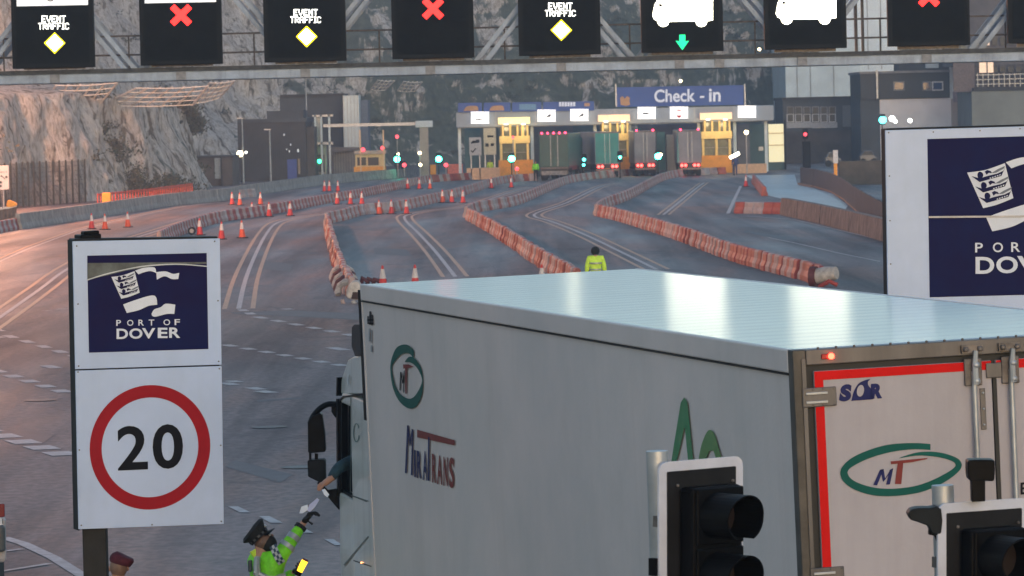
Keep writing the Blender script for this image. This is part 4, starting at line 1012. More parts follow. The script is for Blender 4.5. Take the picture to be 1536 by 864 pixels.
chain(baseA2, patt(['white', 'orange', 'peach'], ['grey', 'white', 'orange', 'peach'], 300), 'after the bend of the left middle chain', gA)
for k, b in far_b.items():
    if b.v: tagit(b.build('distant_barriers', PB_MATS[k]), kind='stuff', label=names[k] + ' plastic barriers in the distant chains')
for px, kinds, wh, g in (([(310, 301), (384, 295)], ['red', 'white', 'peach', 'white', 'peach', 'white', 'peach'], 'from the left in the row before the concrete wall', 'short row of barriers near the concrete wall'),
                      ([(-22, 353), (24, 344)], ['red', 'white'], 'from the left in the striped row at the left edge', 'striped barriers at the left edge'),
                      ([(1112, 320), (1177, 321)], ['red', 'white', 'white', 'red', 'red'], 'from the left in the cross row before the brown wall', 'short cross row of barriers on the right'),
                      ([(1131, 274), (1147, 294)], ['orange', 'grey', 'orange'], 'in the small run behind the cross row on the right', 'small run of barriers on the right')):
    sp = 2.0 if len(kinds) != 5 else 2.0
    for i, (p, a) in enumerate(along(px, 1.0 if kinds[-1] != 'grey' else 3)):
        kd = kinds[i % len(kinds)]
        o = bpy.data.objects.new('plastic_barrier', PBM[kd]); C.objects.link(o); o.location = p; o.rotation_euler = (0, 0, a + random.uniform(-.03, .03))
        
        tagit(o, names[kd] + ' plastic barrier, ' + nth(i) + ' ' + wh, 'road barrier', g)
# jumbled ends of two chains
def tumble(px, py, parts, label):
    g = G(px, py); t = thing('barrier_heap', g, label, 'barrier heap')
    for nm, mt, dx, dy, dz, rz, ry, sc in parts:
        o = bpy.data.objects.new(nm, PBM[mt]) if isinstance(mt, str) else None
        C.objects.link(o); o.parent = t; o.location = (dx, dy, dz); o.rotation_euler = (0, ry, rz); o.scale = sc
    return t
def hoops(px, py, n, dpx, dpy, mat1, mat2, label, r0=.42):
    """upended barrier ends: fat curved loops standing close together"""
    g = G(px, py); t = thing('barrier_end_stack', g, label, 'barrier heap')
    for i in range(n):
        c = G(px + dpx * i, py + dpy * i); r = r0 * (1 - .02 * i)
        P = [c + Vector((r * math.cos(a), .08 * math.sin(3 * a), r * .95 * math.sin(a) + .12)) for a in [R(-15) + R(210) * k / 12 for k in range(13)]]
        MB().tube(P, [.1 + .02 * (k % 2) for k in range(13)], 8).build('curved_barrier_end', mat1 if i % 2 == 0 else mat2, t, smooth=True)
    return t
DKR = M('dark_red_plastic', (.12, .025, .025), .6, var=.3); WPL = M('pale_grime_plastic', (.5, .45, .42), .6, var=.2)
hoops(514, 421, 5, 2.2, 5.6, WPL, DKR, 'pale curved barrier ends stacked at the foot of the left middle chain', .36)
t = thing('barrier_end', G(533, 455), 'large white barrier end with dark opening beside the front corner of the trailer roof', 'barrier heap')
YB_ = G(533, 455).y; fb = front(YB_)
slab('shell', smooth_path([(522, 448), (521, 434), (526, 424), (534, 421), (541, 427), (545, 448)], 3, True), fb, WPL, t, back=-.6, bevel=.05)
slab('opening', [(527, 448), (529, 438), (538, 438), (540, 449)], fb, M('opening_shade_brown', (.05, .025, .02), .9), t, back=.03)  # dark plate, no hollow: shade of the opening is put into its colour
MB().tube([fb.hit(*p) for p in smooth_path([(513, 449), (515, 455), (520, 460), (525, 462)], 4)], .06, 8).build('curved_foot', PB_MATS['peach'], t, smooth=True)
MB().tube([fb.hit(*p) for p in smooth_path([(529, 451), (533, 457), (540, 462)], 4)], .06, 8).build('curved_foot', WPL, t, smooth=True)
t = thing('fallen_barrier', G(553, 425), 'dark red barrier pieces lying beside the front corner of the trailer roof', 'barrier heap')
g = G(553, 430); 
for i in range(4): MB().tube([g + Vector((-.25 + i * .2, 0, .02)), g + Vector((-.2 + i * .2, -.1, .3 - .03 * i)), g + Vector((.0 + i * .2, -.1, .16))], .08, 8).build('broken_piece', DKR, t, smooth=True)
t = thing('barrier_end', G(1240, 432), 'pale rounded barrier end and dark red stub closing the right hand chain', 'barrier heap')
g = G(1238, 430)
MB().tube([g + Vector((-.25, .2, .32)), g + Vector((.05, .05, .38)), g + Vector((.35, -.1, .42))], [.24, .25, .2], 14).build('rolled_end', WPL, t, smooth=True)
MB().tube([g + Vector((-.42, .25, .3)), g + Vector((-.25, .18, .3))], .34, 12).build('stub', DKR, t, smooth=True)
MB().tube([g + Vector((-.2, -.1, 0)), g + Vector((.1, -.3, .18)), g + Vector((.35, -.35, .05))], .07, 8).build('foot', PB_MATS['red'], t, smooth=True)

# ------------------------------------------------------------ traffic cones
CO = M('cone_orange', (.75, .085, .02), .5, var=.1); COR = M('cone_red', (.62, .03, .025), .5, var=.1); CWH = M('cone_white_sleeve', (.62, .56, .55), .4, var=.08)
def cone_proto(mt):
    t = bpy.data.objects.new('traffic_cone', None); C.objects.link(t); t.empty_display_size = .2
    def lathe(pr, n=16):
        b = MB()
        for i in range(n):
            a0 = 2 * math.pi * i / n; a1 = 2 * math.pi * (i + 1) / n
            for (r0, z0), (r1, z1) in zip(pr, pr[1:]):
                if r1 < .002: b.poly([(r0 * math.cos(a0), r0 * math.sin(a0), z0), (r0 * math.cos(a1), r0 * math.sin(a1), z0), (0, 0, z1)])
                else: b.poly([(r0 * math.cos(a0), r0 * math.sin(a0), z0), (r0 * math.cos(a1), r0 * math.sin(a1), z0), (r1 * math.cos(a1), r1 * math.sin(a1), z1), (r1 * math.cos(a0), r1 * math.sin(a0), z1)])
        return b
    MB().box(-.22, .22, -.22, .22, 0, .045).build('base', RUBBER, t, bevel=.01)
    lathe([(.165, .045), (.16, .07), (.03, .84), (.022, .85), (0, .852)]).build('body', mt, t, smooth=True)
    lathe([(.1, .43), (.106, .432), (.055, .735), (.05, .736)]).build('sleeve', CWH, t, smooth=True)
    return t
protos = {'orange': cone_proto(CO), 'red': cone_proto(COR)}
cones = [(137.5, 343.5, 'red', 'left of two at the road edge above the 20 sign'), (157.5, 344.5, 'orange', 'close to the left pair, middle of the three near the left wall'), (192, 341, 'orange', 'rightmost of the three near the left concrete wall'),
    (300, 353, 'red', 'just right of the small wheel at the chain start'), (332.5, 359, 'red', 'directly above the right corner of the 20 sign board'), (363.5, 357, 'orange', 'rightmost of the three in front of the leftmost chain'),
    (348.5, 307, 'red', 'left of the close pair before the leftmost chain'), (360, 308, 'orange', 'right of the close pair before the leftmost chain'), (378, 325, 'red', 'against the near side of the leftmost chain'),
    (391, 307, 'orange', 'alone beyond the leftmost chain near its middle'), (404, 325, 'red', 'left of two in front of the leftmost chain middle'), (435.5, 324, 'red', 'right of two in front of the leftmost chain middle'),
    (487, 287, 'red', 'left of the far trio beyond the leftmost chain'), (494, 287, 'red', 'middle of the far trio beyond the leftmost chain'), (507, 287, 'red', 'right of the far trio beyond the leftmost chain'),
    (506, 306.5, 'red', 'left of the trio between the two left chains'), (526, 306.5, 'red', 'middle of the trio between the two left chains'), (543, 306.5, 'red', 'right of the trio between the two left chains'),
    (611.5, 283.5, 'red', 'left of the distant trio below the green signals'), (629, 283.5, 'red', 'middle of the distant trio below the green signals'), (645, 283.5, 'orange', 'right of the distant trio below the green signals'),
    (569, 321.5, 'orange', 'left of the trio beside the left middle chain bend'), (587, 321, 'red', 'middle of the trio beside the left middle chain bend'), (610, 321, 'red', 'right of the trio beside the left middle chain bend'),
    (664, 304, 'orange', 'left of the trio along the left middle chain'), (678, 304, 'red', 'middle of the trio along the left middle chain'), (694.7, 304.5, 'red', 'right of the trio along the left middle chain'),
    (737, 282.5, 'red', 'distant one left of the green lorry'), (767, 281.5, 'red', 'distant one nearest the green lorry'), (575, 438, 'red', 'whose tip shows over the trailer roof, left one'), (623, 437, 'red', 'whose tip shows over the trailer roof, right one'),
    (813, 437, 'red', 'peeking over the trailer roof in front of the middle chain'), (1119, 280, 'red', 'on the right in front of the small far barriers')]
used = set()
for x, y, k, wh in cones:
    o = protos[k] if k not in used else copy_tree(protos[k]); used.add(k)
    p = G(x, y); o.location = p; o.rotation_euler = (random.uniform(-.02, .02), random.uniform(-.02, .02), random.uniform(0, 1.5))
    tagit(o, k + ' cone, ' + wh, 'traffic cone', 'traffic cones standing on the road')
# small wheel lying at the start of the leftmost chain
t = thing('small_wheel', G(289, 352), 'small black wheel with pale hub standing at the start of the leftmost chain', 'wheel')
g = G(289, 352)
idf = lambda b, a, z: Vector((g.x + a, g.y - 1.2 + b, z))
MB().tube([g + Vector((0, -.6, .2)), g + Vector((0, -.45, .2))], .2, 18).build('tyre', TYRE, t, smooth=True)
MB().tube([g + Vector((0, -.63, .2)), g + Vector((0, -.58, .2))], .11, 14).build('hub', M('pale_hub', (.4, .4, .38), .5), t)

# ------------------------------------------------------------ concrete walls, fences on the left
def jersey(name, Ln, h, wb, wt, mat):
    b = MB(); pr = [(-wb / 2, 0), (-wb / 2, .1), (-wt * .75, .35), (-wt / 2, h), (wt / 2, h), (wt * .75, .35), (wb / 2, .1), (wb / 2, 0)]
    b.prism([(-Ln / 2, y, z) for y, z in pr], (Ln, 0, 0))
    me = bpy.data.meshes.new(name); me.from_pydata(b.v, [], b.f); me.materials.append(mat); return me
JM = jersey('concrete_barrier', 2.995, .86, .5, .22, CONC); JB = jersey('brown_concrete_barrier', 2.995, .9, .5, .3, BCONC)
wallL = [(34, 343), (125, 329.5), (250, 309.5), (335, 301), (384, 292), (484, 277), (560, 270), (596, 267.5), (640, 264)]
WL = along(wallL, 3.0)
for i, (p, a) in enumerate(WL):
    o = bpy.data.objects.new('concrete_barrier', JM); C.objects.link(o); o.location = p; o.rotation_euler = (0, 0, a + random.uniform(-.012, .012)); o.location.z = 0
    tagit(o, 'grey concrete block, ' + nth(i) + ' from the near end of the long wall below the cliff', 'concrete barrier', 'grey concrete barriers along the left road edge')
for px, nm in (([(1181, 323), (1210, 329.5), (1240, 336.5), (1280, 347), (1318, 357.5), (1360, 371), (1420, 392)], 0),):
    for i, (p, a) in enumerate(along(px, 3.0)):
        o = bpy.data.objects.new('brown_concrete_barrier', JB); C.objects.link(o); o.location = p; o.rotation_euler = (0, 0, a + random.uniform(-.01, .01))
        tagit(o, 'brown stained concrete block, ' + nth(i) + ' from the far end of the curved wall', 'concrete barrier', 'brown concrete barriers on the right')
ORP = M('orange_bin_plastic', (.95, .38, .03), .5, var=.12)
g = G(28, 342); t = thing('crash_cushion', g, 'yellow orange plastic end cushion at the start of the grey concrete wall', 'crash cushion')
slab('cushion', smooth_path([(22, 342), (24, 330), (27, 322), (32, 322), (34, 332), (34, 342)], 2, True), front(g.y), ORP, t, back=-.5, bevel=.05)
slab('stained_base', [(24, 342), (24, 336), (37, 335), (36, 340.5)], front(g.y - .05), M('stained_yellow_plastic', (.5, .36, .18), .7, var=.2), t, back=-.5, bevel=.03)
# guard rail end at left
g = G(0, 340); Yg = g.y + 6
t = thing('guard_rail', A(10, 332, Yg), 'grey steel guard rail on close posts with an orange cap at the left edge', 'guard rail')
fg = front(Yg)
slab('rail', smooth_path([(-30, 312), (-5, 311.5), (15, 309), (24, 306.5)], 2) + [(25, 310), (15, 313), (-5, 316), (-30, 317)], fg, GALV, t, back=-.25, bevel=.02)
for i in range(8): 
    x = -20 + i * 6; slab('post', [(x, 313), (x + 2.4, 313), (x + 2.4, 333), (x, 333)], fg, M('weathered_brown_post', (.16, .12, .1), .8, var=.3), t, back=-.2, frontoff=-.05)
slab('rail_panel', [(-30, 317), (24, 311), (24, 330), (-30, 333)], fg, M('weathered_grey_brown', (.13, .115, .11), .8, var=.3, scale=3), t, back=-.16, frontoff=-.1)
slab('end_cap', smooth_path([(10, 310), (11, 302), (14, 300), (24, 305), (25, 308), (18, 310)], 2, True), fg, ORP, t, back=-.3, frontoff=.1, bevel=.03)
# palisade style mesh fence
FEN = M('dark_green_fence_steel', (.006, .011, .008), .55, var=.2)
fpts = [(-60, 322), (0, 316), (80, 309), (158, 303)]
FW = [G(*p) for p in fpts]; FW = [p + Vector((-1.2, 1.6, 0)) for p in FW]
t = thing('mesh_fence', FW[2], 'dark green steel mesh fence on close posts in front of the cliff foot', 'fence')
fa = along(None, (FW[-1] - FW[1]).length / 17.3, world=[FW[0], FW[1], FW[2], FW[3]])
FH = 3.05
for p, a in fa: 
    b = MB(); b.box(p.x - .06, p.x + .06, p.y - .06, p.y + .06, 0, FH + .12); b.build('post', FEN, t)
b = MB()
for (p, a), (q, _) in zip(fa, fa[1:]):
    for z in [FH * k / 9 for k in range(1, 10)]: b.tube([p + Vector((0, 0, z)), q + Vector((0, 0, z))], .011, 3)
    for k in range(1, 12): 
        s_ = p.lerp(q, k / 12); b.tube([s_, s_ + Vector((0, 0, FH))], .009, 3)
tagit(b.build('welded_mesh', FEN, t), kind='stuff')
g = A(4, 265, FW[1].y - 2); t = thing('notice_sign', (g.x, g.y, 0), 'white notice with black symbols cut off by the left edge, above the fence', 'sign')
fs_ = front(g.y)
slab('panel', [(-26, 249), (12.8, 248), (13.5, 284), (-26, 286)], fs_, M('white_notice', (.6, .62, .65), .5, var=.04), t, back=-.05, bevel=.01)
for c_ in ((2, 264, 1.4), (9.5, 265.5, 1.8), (1, 273.5, 2), (1, 279, 1.8)): decal('black_dot', [[(c_[0] + c_[2] * math.cos(a), c_[1] + c_[2] * math.sin(a)) for a in [k * .785 for k in range(8)]]], fs_, BLACKP, t, .012)
decal('black_line', [[(3, 265), (4, 264.4), (8, 268.5), (7.5, 269.4)]], fs_, BLACKP, t, .01)
decal('print_row', [rect(0, 257.5, 4, 259), rect(5, 257.3, 6.5, 259), rect(8.5, 257, 10.2, 258.6)], fs_, M('grey_print', (.2, .22, .26), .5), t, .01)
for x in (-16, 5): X = A(x, 280, g.y + .1).x; MB().tube([(X, g.y + .1, 0), (X, g.y + .1, A(x, 252, g.y).z)], .06, 8).build('post', GALV, t)
# orange plastic barrier row behind the concrete wall
b = [G(158, 312), G(230, 304), G(297, 294)]
b = [p + Vector((-.6, 3.2, 0)) for p in b]
OM = M('bright_orange_netting_plastic', (.6, .07, .03), .55, var=.2, scale=3)
for i, (p, a) in enumerate(along(None, 2.05, world=b)):
    tt = thing('orange_barrier_panel', p, 'bright orange plastic fence panel behind the concrete wall, ' + nth(i) + ' from the left', 'barrier panel', 'orange fence panels behind the concrete wall')
    tt.rotation_euler = (0, 0, a); 
    def fr_(x, y, z): return Vector((x, y, z))
    for z, zh in ((.3, .05), (.8, .14)): MB().box(-.98, .98, -.02, .02, z, z + zh).build('rail', OM, tt, loc=(0, 0, 0)).parent = tt
    for x in (-.98, -.02, .94): MB().box(x, x + .05, -.03, .03, 0, .96).build('upright', OM, tt, loc=(0, 0, 0)).parent = tt
g = A(160, 300, b[0].y - 1); t = thing('orange_end_block', (g.x, g.y, 0), 'orange yellow plastic block at the near end of the orange fence panels', 'barrier')
MB().box(g.x - .3, g.x + .3, g.y - .2, g.y + .3, 0, 1.0).build('block', ORP, t, bevel=.08)

# ------------------------------------------------------------ buildings
def wx(px, py, Y): return A(px, py, Y)
def pbox(b, x0, y0, x1, y1, Y, depth, mi=0, ground=False, z0=None):
    xa = A(x0, (y0 + y1) / 2, Y).x; xb = A(x1, (y0 + y1) / 2, Y).x; zt = A((x0 + x1) / 2, y0, Y).z
    zb_ = 0 if ground else A((x0 + x1) / 2, y1, Y).z
    return b.box(xa, xb, Y, Y + depth, zb_, zt, mi)
def pb(name, x0, y0, x1, y1, Y, depth, mat, parent=None, ground=False, bevel=0.0): return pbox(MB(), x0, y0, x1, y1, Y, depth, ground=ground).build(name, mat, parent, bevel=bevel)
DKB = M('dark_brown_cladding', (.04, .04, .044), .7, var=.25, scale=.6, bump=.2); DKB2 = M('dark_slate_cladding', (.038, .052, .07), .6, var=.25, scale=.5)
PBLU = M('pale_blue_cladding', (.58, .68, .72), .5, var=.1, scale=.4); GREYC = M('grey_render', (.26, .26, .27), .8, var=.2, scale=.7)
def bthing(name, px, Y, label, cat='building'): X = A(px, 200, Y).x; return thing(name, (X, Y, 0), label, cat)
# left block
t = bthing('industrial_building', 415, 428, 'low dark brown industrial building with a blue door at the foot of the cliff')
pb('wall', 357, 183, 459, 268, 428, 14, DKB, t, True); pb('side_bay', 459, 190, 472, 266, 430, 12, M('dark_brown_bay', (.08, .07, .065), .7, var=.25, scale=.6), t, True)
pb('roof_edge', 356, 178, 460, 184, 427.8, 14, DKB2, t); pb('roof_unit', 400, 166, 455, 178, 432, 8, DKB2, t); pb('door', 431, 239, 445, 262, 427.9, .1, M('blue_door', (.02, .06, .3), .5), t, True)
pb('door_post', 447, 238, 450, 261, 427.85, .1, M('tan_post', (.3, .24, .17), .7), t)
b = MB()
for i in range(34): 
    x = 357 + i * 3; pbox(b, x, 186, x + .7, 266, 427.95, .05)
tagit(b.build('cladding_ribs', DKB2, t), kind='stuff')
for x, y, s_ in ((426, 202, 1.6), (430, 224, 1.2), (436, 217, 1.4), (434, 227, 1.5), (447, 226, 2.4)):
    pb('wall_lamp', x - s_ / 2, y - s_, x + s_ / 2, y + s_, 427.6, .15, M('pale_lit_fitting', (.6, .65, .7), emit=.25), t)
t = bthing('flat_building', 320, 405, 'low brown flat roofed store against the cliff with a white leaf shaped mark')
pb('wall', 279, 236, 349, 285, 402, 10, M('brown_store_wall', (.09, .075, .07), .75, var=.2, scale=.8), t, True); pb('roof_edge', 278, 234, 350, 237, 401.8, 10, DKB, t)
pb('panel', 322, 237, 331, 268, 401.7, .2, M('pale_panel', (.26, .3, .34), .6), t); pb('pier', 331, 234, 333.5, 275, 401.5, .5, DKB, t, True)
decal('white_mark', [[(302, 259), (299, 256), (300, 250), (302, 246), (305, 252), (306, 257)]], front(402), M('white_mark_paint', (.5, .52, .53), .6), t, .02)
t = bthing('office_block', 480, 446, 'dark blue flat fronted building with a tall pale column beside it')
pb('wall', 421, 143, 515, 262, 447, 12, DKB2, t, True); pb('parapet', 420, 141, 516, 144, 446.6, 12, DKB, t)
pb('pale_column', 515, 143, 539, 220, 444, 6, PBLU, t, True); pb('dark_bay', 539, 150, 552, 200, 448, 6, M('blue_grey_bay', (.12, .15, .21), .6, var=.2), t, True)
for i in range(5): pb('mullion', 516 + i * 5.2, 143, 516.7 + i * 5.2, 219, 443.9, .08, GALV, t)
t = bthing('glass_stair_tower', 480, 436, 'pale blue glazed stair frame standing against the dark blue building')
for a_ in ((469, 172, 499, 175), (473, 213, 499, 217)): pb('deck', *a_, 436, 2, GALV, t)
for x in (472, 481, 493): pb('post', x, 172, x + 3, 262, 436, .4, PBLU, t, True)
pb('glazing', 475, 176, 481, 213, 436.3, .1, M('tinted_glazing', (.18, .29, .33), .2), t); pb('booth_wall', 474, 218, 490, 260, 437, 1.5, M('pale_booth', (.35, .35, .34), .6), t, True)
pb('booth_window', 477, 232, 487, 258, 436.9, .1, GLASS, t)
MB().ball(A(479, 242, 436.5), .2, 8).build('green_lamp', M('lit_green_small', (.03, .9, .3), emit=6), t)
t = bthing('brown_shed', 515, 440, 'low brown shed with sloping roof beside the yellow toll booth')
b = MB(); P = [A(x, y, 440) for x, y in ((491, 221), (540, 221), (540, 224), (500, 229), (500, 262), (491, 262))]; b.prism(P, (0, 5, 0)); b.build('roof_frame', M('brown_shed_roof', (.15, .13, .12), .7, var=.2), t)
pb('wall', 500, 227, 534, 262, 441, 5, M('tan_grey_shed_wall', (.28, .27, .24), .7, var=.15, scale=.8), t, True)
for i in range(8): pb('plank_edge', 503 + i * 4, 228, 503.5 + i * 4, 260, 440.96, .03, M('dark_joint', (.1, .09, .08), .8), t)
# T shaped gantry left of the canopy
t = bthing('height_gantry', 640, 425, 'grey steel portal with white beam and thick pale column between the two green signals', 'gantry')
pb('beam', 485, 185.5, 563, 190, 425, .8, GALV, t); pb('beam', 563, 184, 625, 188.5, 425, .8, GALV, t); pb('beam_head', 623, 181, 649, 191, 424.6, 1.4, PBLU, t, bevel=.05)
pb('column', 630, 191, 643, 264, 424.8, 1, M('pale_tan_column', (.36, .34, .31), .75, var=.15, scale=.8), t, True)
for x in (540, 575):
    pb('marker_post', x - .8, 195, x + 1.2, 232, 424, .2, M('pale_orange_post', (.75, .5, .3), .6), t, True)
# yellow toll booth
def red_lamp(px, py, Y, parent, r=.16, e=5, col='red'):
    cc = {'red': (1, .06, .08), 'green': (.05, 1, .62), 'warm': (1, .8, .45), 'white': (1, .98, .9), 'cyan': (.1, 1, .9)}[col]
    return MB().ball(A(px, py, Y), r, 8).build(col + '_lamp', M('lit_' + col + '_lens', cc, emit=e), parent, smooth=True)
t = bthing('toll_booth', 553, 430, 'small cream and yellow toll booth with two dark windows at the left of the plaza', 'booth')
pb('wall', 533, 228, 577, 262, 430, 3, CREAM, t, True); pb('roof', 531, 226, 579, 231, 429.6, 3.8, M('beige_roof', (.45, .42, .36), .6), t); pb('plinth', 531, 250, 578, 260, 429.5, 3.6, ORANGE, t, True)
for x0, x1 in ((536, 549), (552, 568)): pb('window', x0, 236, x1, 248, 429.9, .1, GLASS, t)
red_lamp(544.5, 224.5, 429.4, t, .2, 2.2); red_lamp(574, 222, 429.4, t, .2, 2.2)
# check-in canopy
CY = 412
t = bthing('check_in_canopy', 920, CY, 'long pale canopy across the check-in lanes carrying blue boards and small white signs', 'canopy')
Xa, Xb = A(684, 176, CY).x, A(1161, 176, CY).x
zc0 = A(922, 186, CY).z; zc1 = A(922, 163, CY).z
MB().box(Xa, Xb, CY, CY + 9, zc0, zc1).build('fascia', M('pale_lilac_fascia', (.27, .33, .4), .5, var=.08, scale=.5), t, bevel=.05)
MB().box(Xa + .2, Xb - .2, CY + .1, CY + 8.9, zc0 - .06, zc0 - .01).build('soffit', GREYC, t)
for px in (689, 798, 893, 945, 1049, 1103, 1150):
    X = A(px, 200, CY).x; MB().box(X - .14, X + .14, CY + 1, CY + 1.3, 0, zc0 - .01).build('column', PBLU, t)
for i in range(1, 8):
    X = Xa + (Xb - Xa) * i / 8; MB().box(X - .02, X + .02, CY - .02, CY - .001, zc0 + .03, zc1 - .03).build('fascia_joint', GALV, t)
# blue boards
BLUEB = M('royal_blue_board', (.002, .06, .3), .45, var=.06, scale=.7)
def board(px0, y0, px1, y1, Y, label):
    cx_ = (px0 + px1) / 2; tt = thing('blue_board', (A(cx_, y1, Y).x, Y, A(cx_, y1, Y).z), label, 'sign', None)
    sk = -.018
    slab('panel', qs(px0, y0, px1, y1, sk), front(Y), BLUEB, tt, back=-.15, bevel=.01); return tt, front(Y)
tt, pf = board(925, 131, 1115.5, 160.5, CY - .3, 'large blue board reading Check - in on top of the canopy')
WLET = M('pale_blue_lettering', (.55, .62, .75), .5, emit=.18)
text('lettering', 'Check', [(981.5, 134.5), (1043, 133), (1043, 152.5), (981.5, 153.7)], pf, WLET, tt, .022, .02)
text('lettering', '-', [(1050, 144), (1056.5, 143.8), (1056.5, 146.8), (1050, 147)], pf, WLET, tt, .0, .02)
text('lettering', 'in', [(1063.5, 133), (1081, 132.6), (1081, 152), (1063.5, 152.5)], pf, WLET, tt, .022, .02)
TAN = M('tan_print', (.4, .24, .14), .6)
decal('tan_emblem', [[(930, 147), (934, 144), (937, 148), (941, 144), (945, 147), (944, 151), (945, 157), (939, 159), (931, 157)]], pf, TAN, tt, .02)
for x in (922.5, 1116): slab('end_post', [(x, 126), (x + 2.2, 126), (x + 3, 160), (x + .8, 160)], pf, GALV, tt, back=-.2, frontoff=.02)
for x0, x1, lab, kind in ((687, 723, 'blue board with a tan shape, leftmost on the canopy', 1), (725.5, 765.5, 'blue board with a tan shape, second on the canopy', 1), (768, 812, 'blue board with a pale blue block, third on the canopy', 2), (814.5, 891, 'wider blue board with pale lettering, fourth on the canopy', 3)):
    dy = -.012 * (x0 - 687)
    tt, pf = board(x0, 154.5 + dy, x1, 168.5 + dy, CY - .3, lab)
    if kind == 1: decal('tan_shape', [smooth_path([(x0 + 8, 166.5 + dy), (x0 + 13, 160 + dy), (x0 + 22, 158.6 + dy), (x0 + 29, 159.5 + dy), (x0 + 31, 166 + dy)], 3)], pf, TAN, tt, .02)
    if kind == 2: decal('pale_block', [rect(x0 + 11, 157 + dy, x0 + 36, 165.5 + dy)], pf, M('light_blue_print', (.1, .25, .45), .5), tt, .02)
    if kind == 3: decal('pale_lettering_row', [rect(x0 + 24 + i * 4.2, 154.5 + dy, x0 + 27.4 + i * 4.2, 161 + dy) for i in range(6)], pf, WLET, tt, .02); decal('tan_emblem', [rect(x0 + 62, 156 + dy, x0 + 70, 161 + dy)], pf, TAN, tt, .02)
for x in (687, 910 - 19): pass
# white lit lane signs
SGW = M('lit_white_sign', (.9, .9, .9), .4, emit=.62)
for cx_, cy_, what, lab in ((720, 176.5, 'text', 'leftmost'), (819.8, 173.5, 'ship', 'directly left of the sign nearest the dark green lorry'), (869, 172.5, 'ship', 'left of the middle pair of lorries'), (970, 169.5, 'ship2', 'below the Check - in board, left'), (1018.5, 169, 'stop', 'with red bars, below the Check - in board'), (1120.5, 167.5, 'line', 'rightmost, beside the board post')):
    tt = thing('lane_sign', A(cx_, cy_ + 9, CY - .5), 'small lit lane sign, ' + lab, 'lane sign', 'small white lane signs on the canopy'); pf = front(CY - .45)
    w_ = 13.4; slab('lit_panel', smooth_path([(cx_ - w_, cy_ - 7.5), (cx_ - w_ + 1.5, cy_ - 9), (cx_ + w_ - 1.5, cy_ - 9), (cx_ + w_, cy_ - 7.5), (cx_ + w_, cy_ + 7.5), (cx_ + w_ - 1.5, cy_ + 9), (cx_ - w_ + 1.5, cy_ + 9), (cx_ - w_, cy_ + 7.5)], 2, True), pf, SGW, tt, back=-.25)
    K = {'ship': [[(-6.5, 4), (-2, 3), (5, -2.5), (6.5, -2.3), (6, 1.2), (1, 2.5)]], 'ship2': [[(-6, -.5), (1, -.5), (4, 1.5), (-5.5, 1.8)]], 'text': [rect(-6, 2, -3.5, 4), rect(-2.7, 1.4, 0, 4), rect(.8, 2, 2.4, 4), rect(4.5, 3.5, 6, 4.3)], 'stop': [rect(-3, -4.5, 3, -2.8)], 'line': [rect(-2, 4.5, 6, 5.3)]}[what]
    decal('symbol', [[(cx_ + x, cy_ + y) for x, y in p] for p in K], pf, M('sign_red', (.5, .01, .03), .5) if what == 'stop' else BLACKP, tt, .02)
    if what == 'stop': decal('symbol', [[(cx_ - 4, cy_ + 4), (cx_ + 4, cy_ + 4), (cx_ + 1.5, cy_ + 7.5), (cx_ - 1.5, cy_ + 7.5)]], pf, M('sign_red', (.5, .01, .03), .5), tt, .02)
# booths under the canopy
CRL = M('lit_cream_box', (1, .78, .36), .5, emit=.55); CRO = M('lit_peach_box', (1, .6, .38), .5, emit=.45)
WIN = M('booth_window_glass', (.05, .08, .055), .15, var=.4, scale=2); INT = M('lit_booth_interior', (.5, .42, .22), .7, emit=.12)
def check_booth(cx_, dy, label, first):
    tt = thing('check_in_booth', (A(cx_, 250, CY + .5).x, CY + .5, 0), label, 'booth', 'yellow check-in booths under the canopy')
    Y = CY - .1; f = lambda nm, x0, y0, x1, y1, m, d=.12, dYY=0.0, g=False: pb(nm, cx_ + x0, y0 + dy, cx_ + x1, y1 + dy, Y + dYY, d, m, tt, g)
    f('light_box', -24, 174, 24, 184, CRL if first else CRO, .3, -.5)
    f('cabin', -20, 186, 23, 247, M('booth_inner_wall', (.2, .17, .1), .7, var=.2), 2.6, .3, True)
    for x in (-18, -7, 4, 11, 19): f('mullion', x, 186, x + (2.6 if x != 11 else 4), 205, YEL, .3, 0)
    f('band', -22, 202, 24, 213, YEL, .5, -.1)
    f('upper_glass', -15, 188, 19, 202, WIN, .05, .2)
    for x in (-21, -1, 19): f('post', x, 213, x + 3.6, 240, YEL, .4, 0)
    for x0, x1 in ((-17, -2), (3, 18)):
        f('lower_glass', x0, 214, x1, 238, WIN, .05, .15); f('glazing_bar', x0, 226, x1, 226.8, GREYC, .06, .08)
    f('plinth', -23, 238, 29, 252, ORANGE, 1.6, -.4, True)
    for dx in (-12, 14):
        p = A(cx_ + dx, 186 + dy, CY - 1.6); f('soffit_lamp', dx - 3, 183.6, dx + 3, 185, LWHITE, .3, -1.6)
        l = bpy.data.lights.new('booth_light', 'POINT'); l.energy = 48; l.color = (1, .72, .36); l.shadow_soft_size = .25
        o = bpy.data.objects.new('booth_light', l); C.objects.link(o); o.parent = tt; o.location = p + Vector((0, -.4, -.3)) - Vector(tt.location)
    return tt
check_booth(771, 2, 'yellow check-in booth under the bright cream light box, left of the green lorry', True)
check_booth(921, -2, 'yellow check-in booth partly hidden behind the teal lorry', False)
check_booth(1074, -5, 'yellow check-in booth right of the rightmost lorry', False)
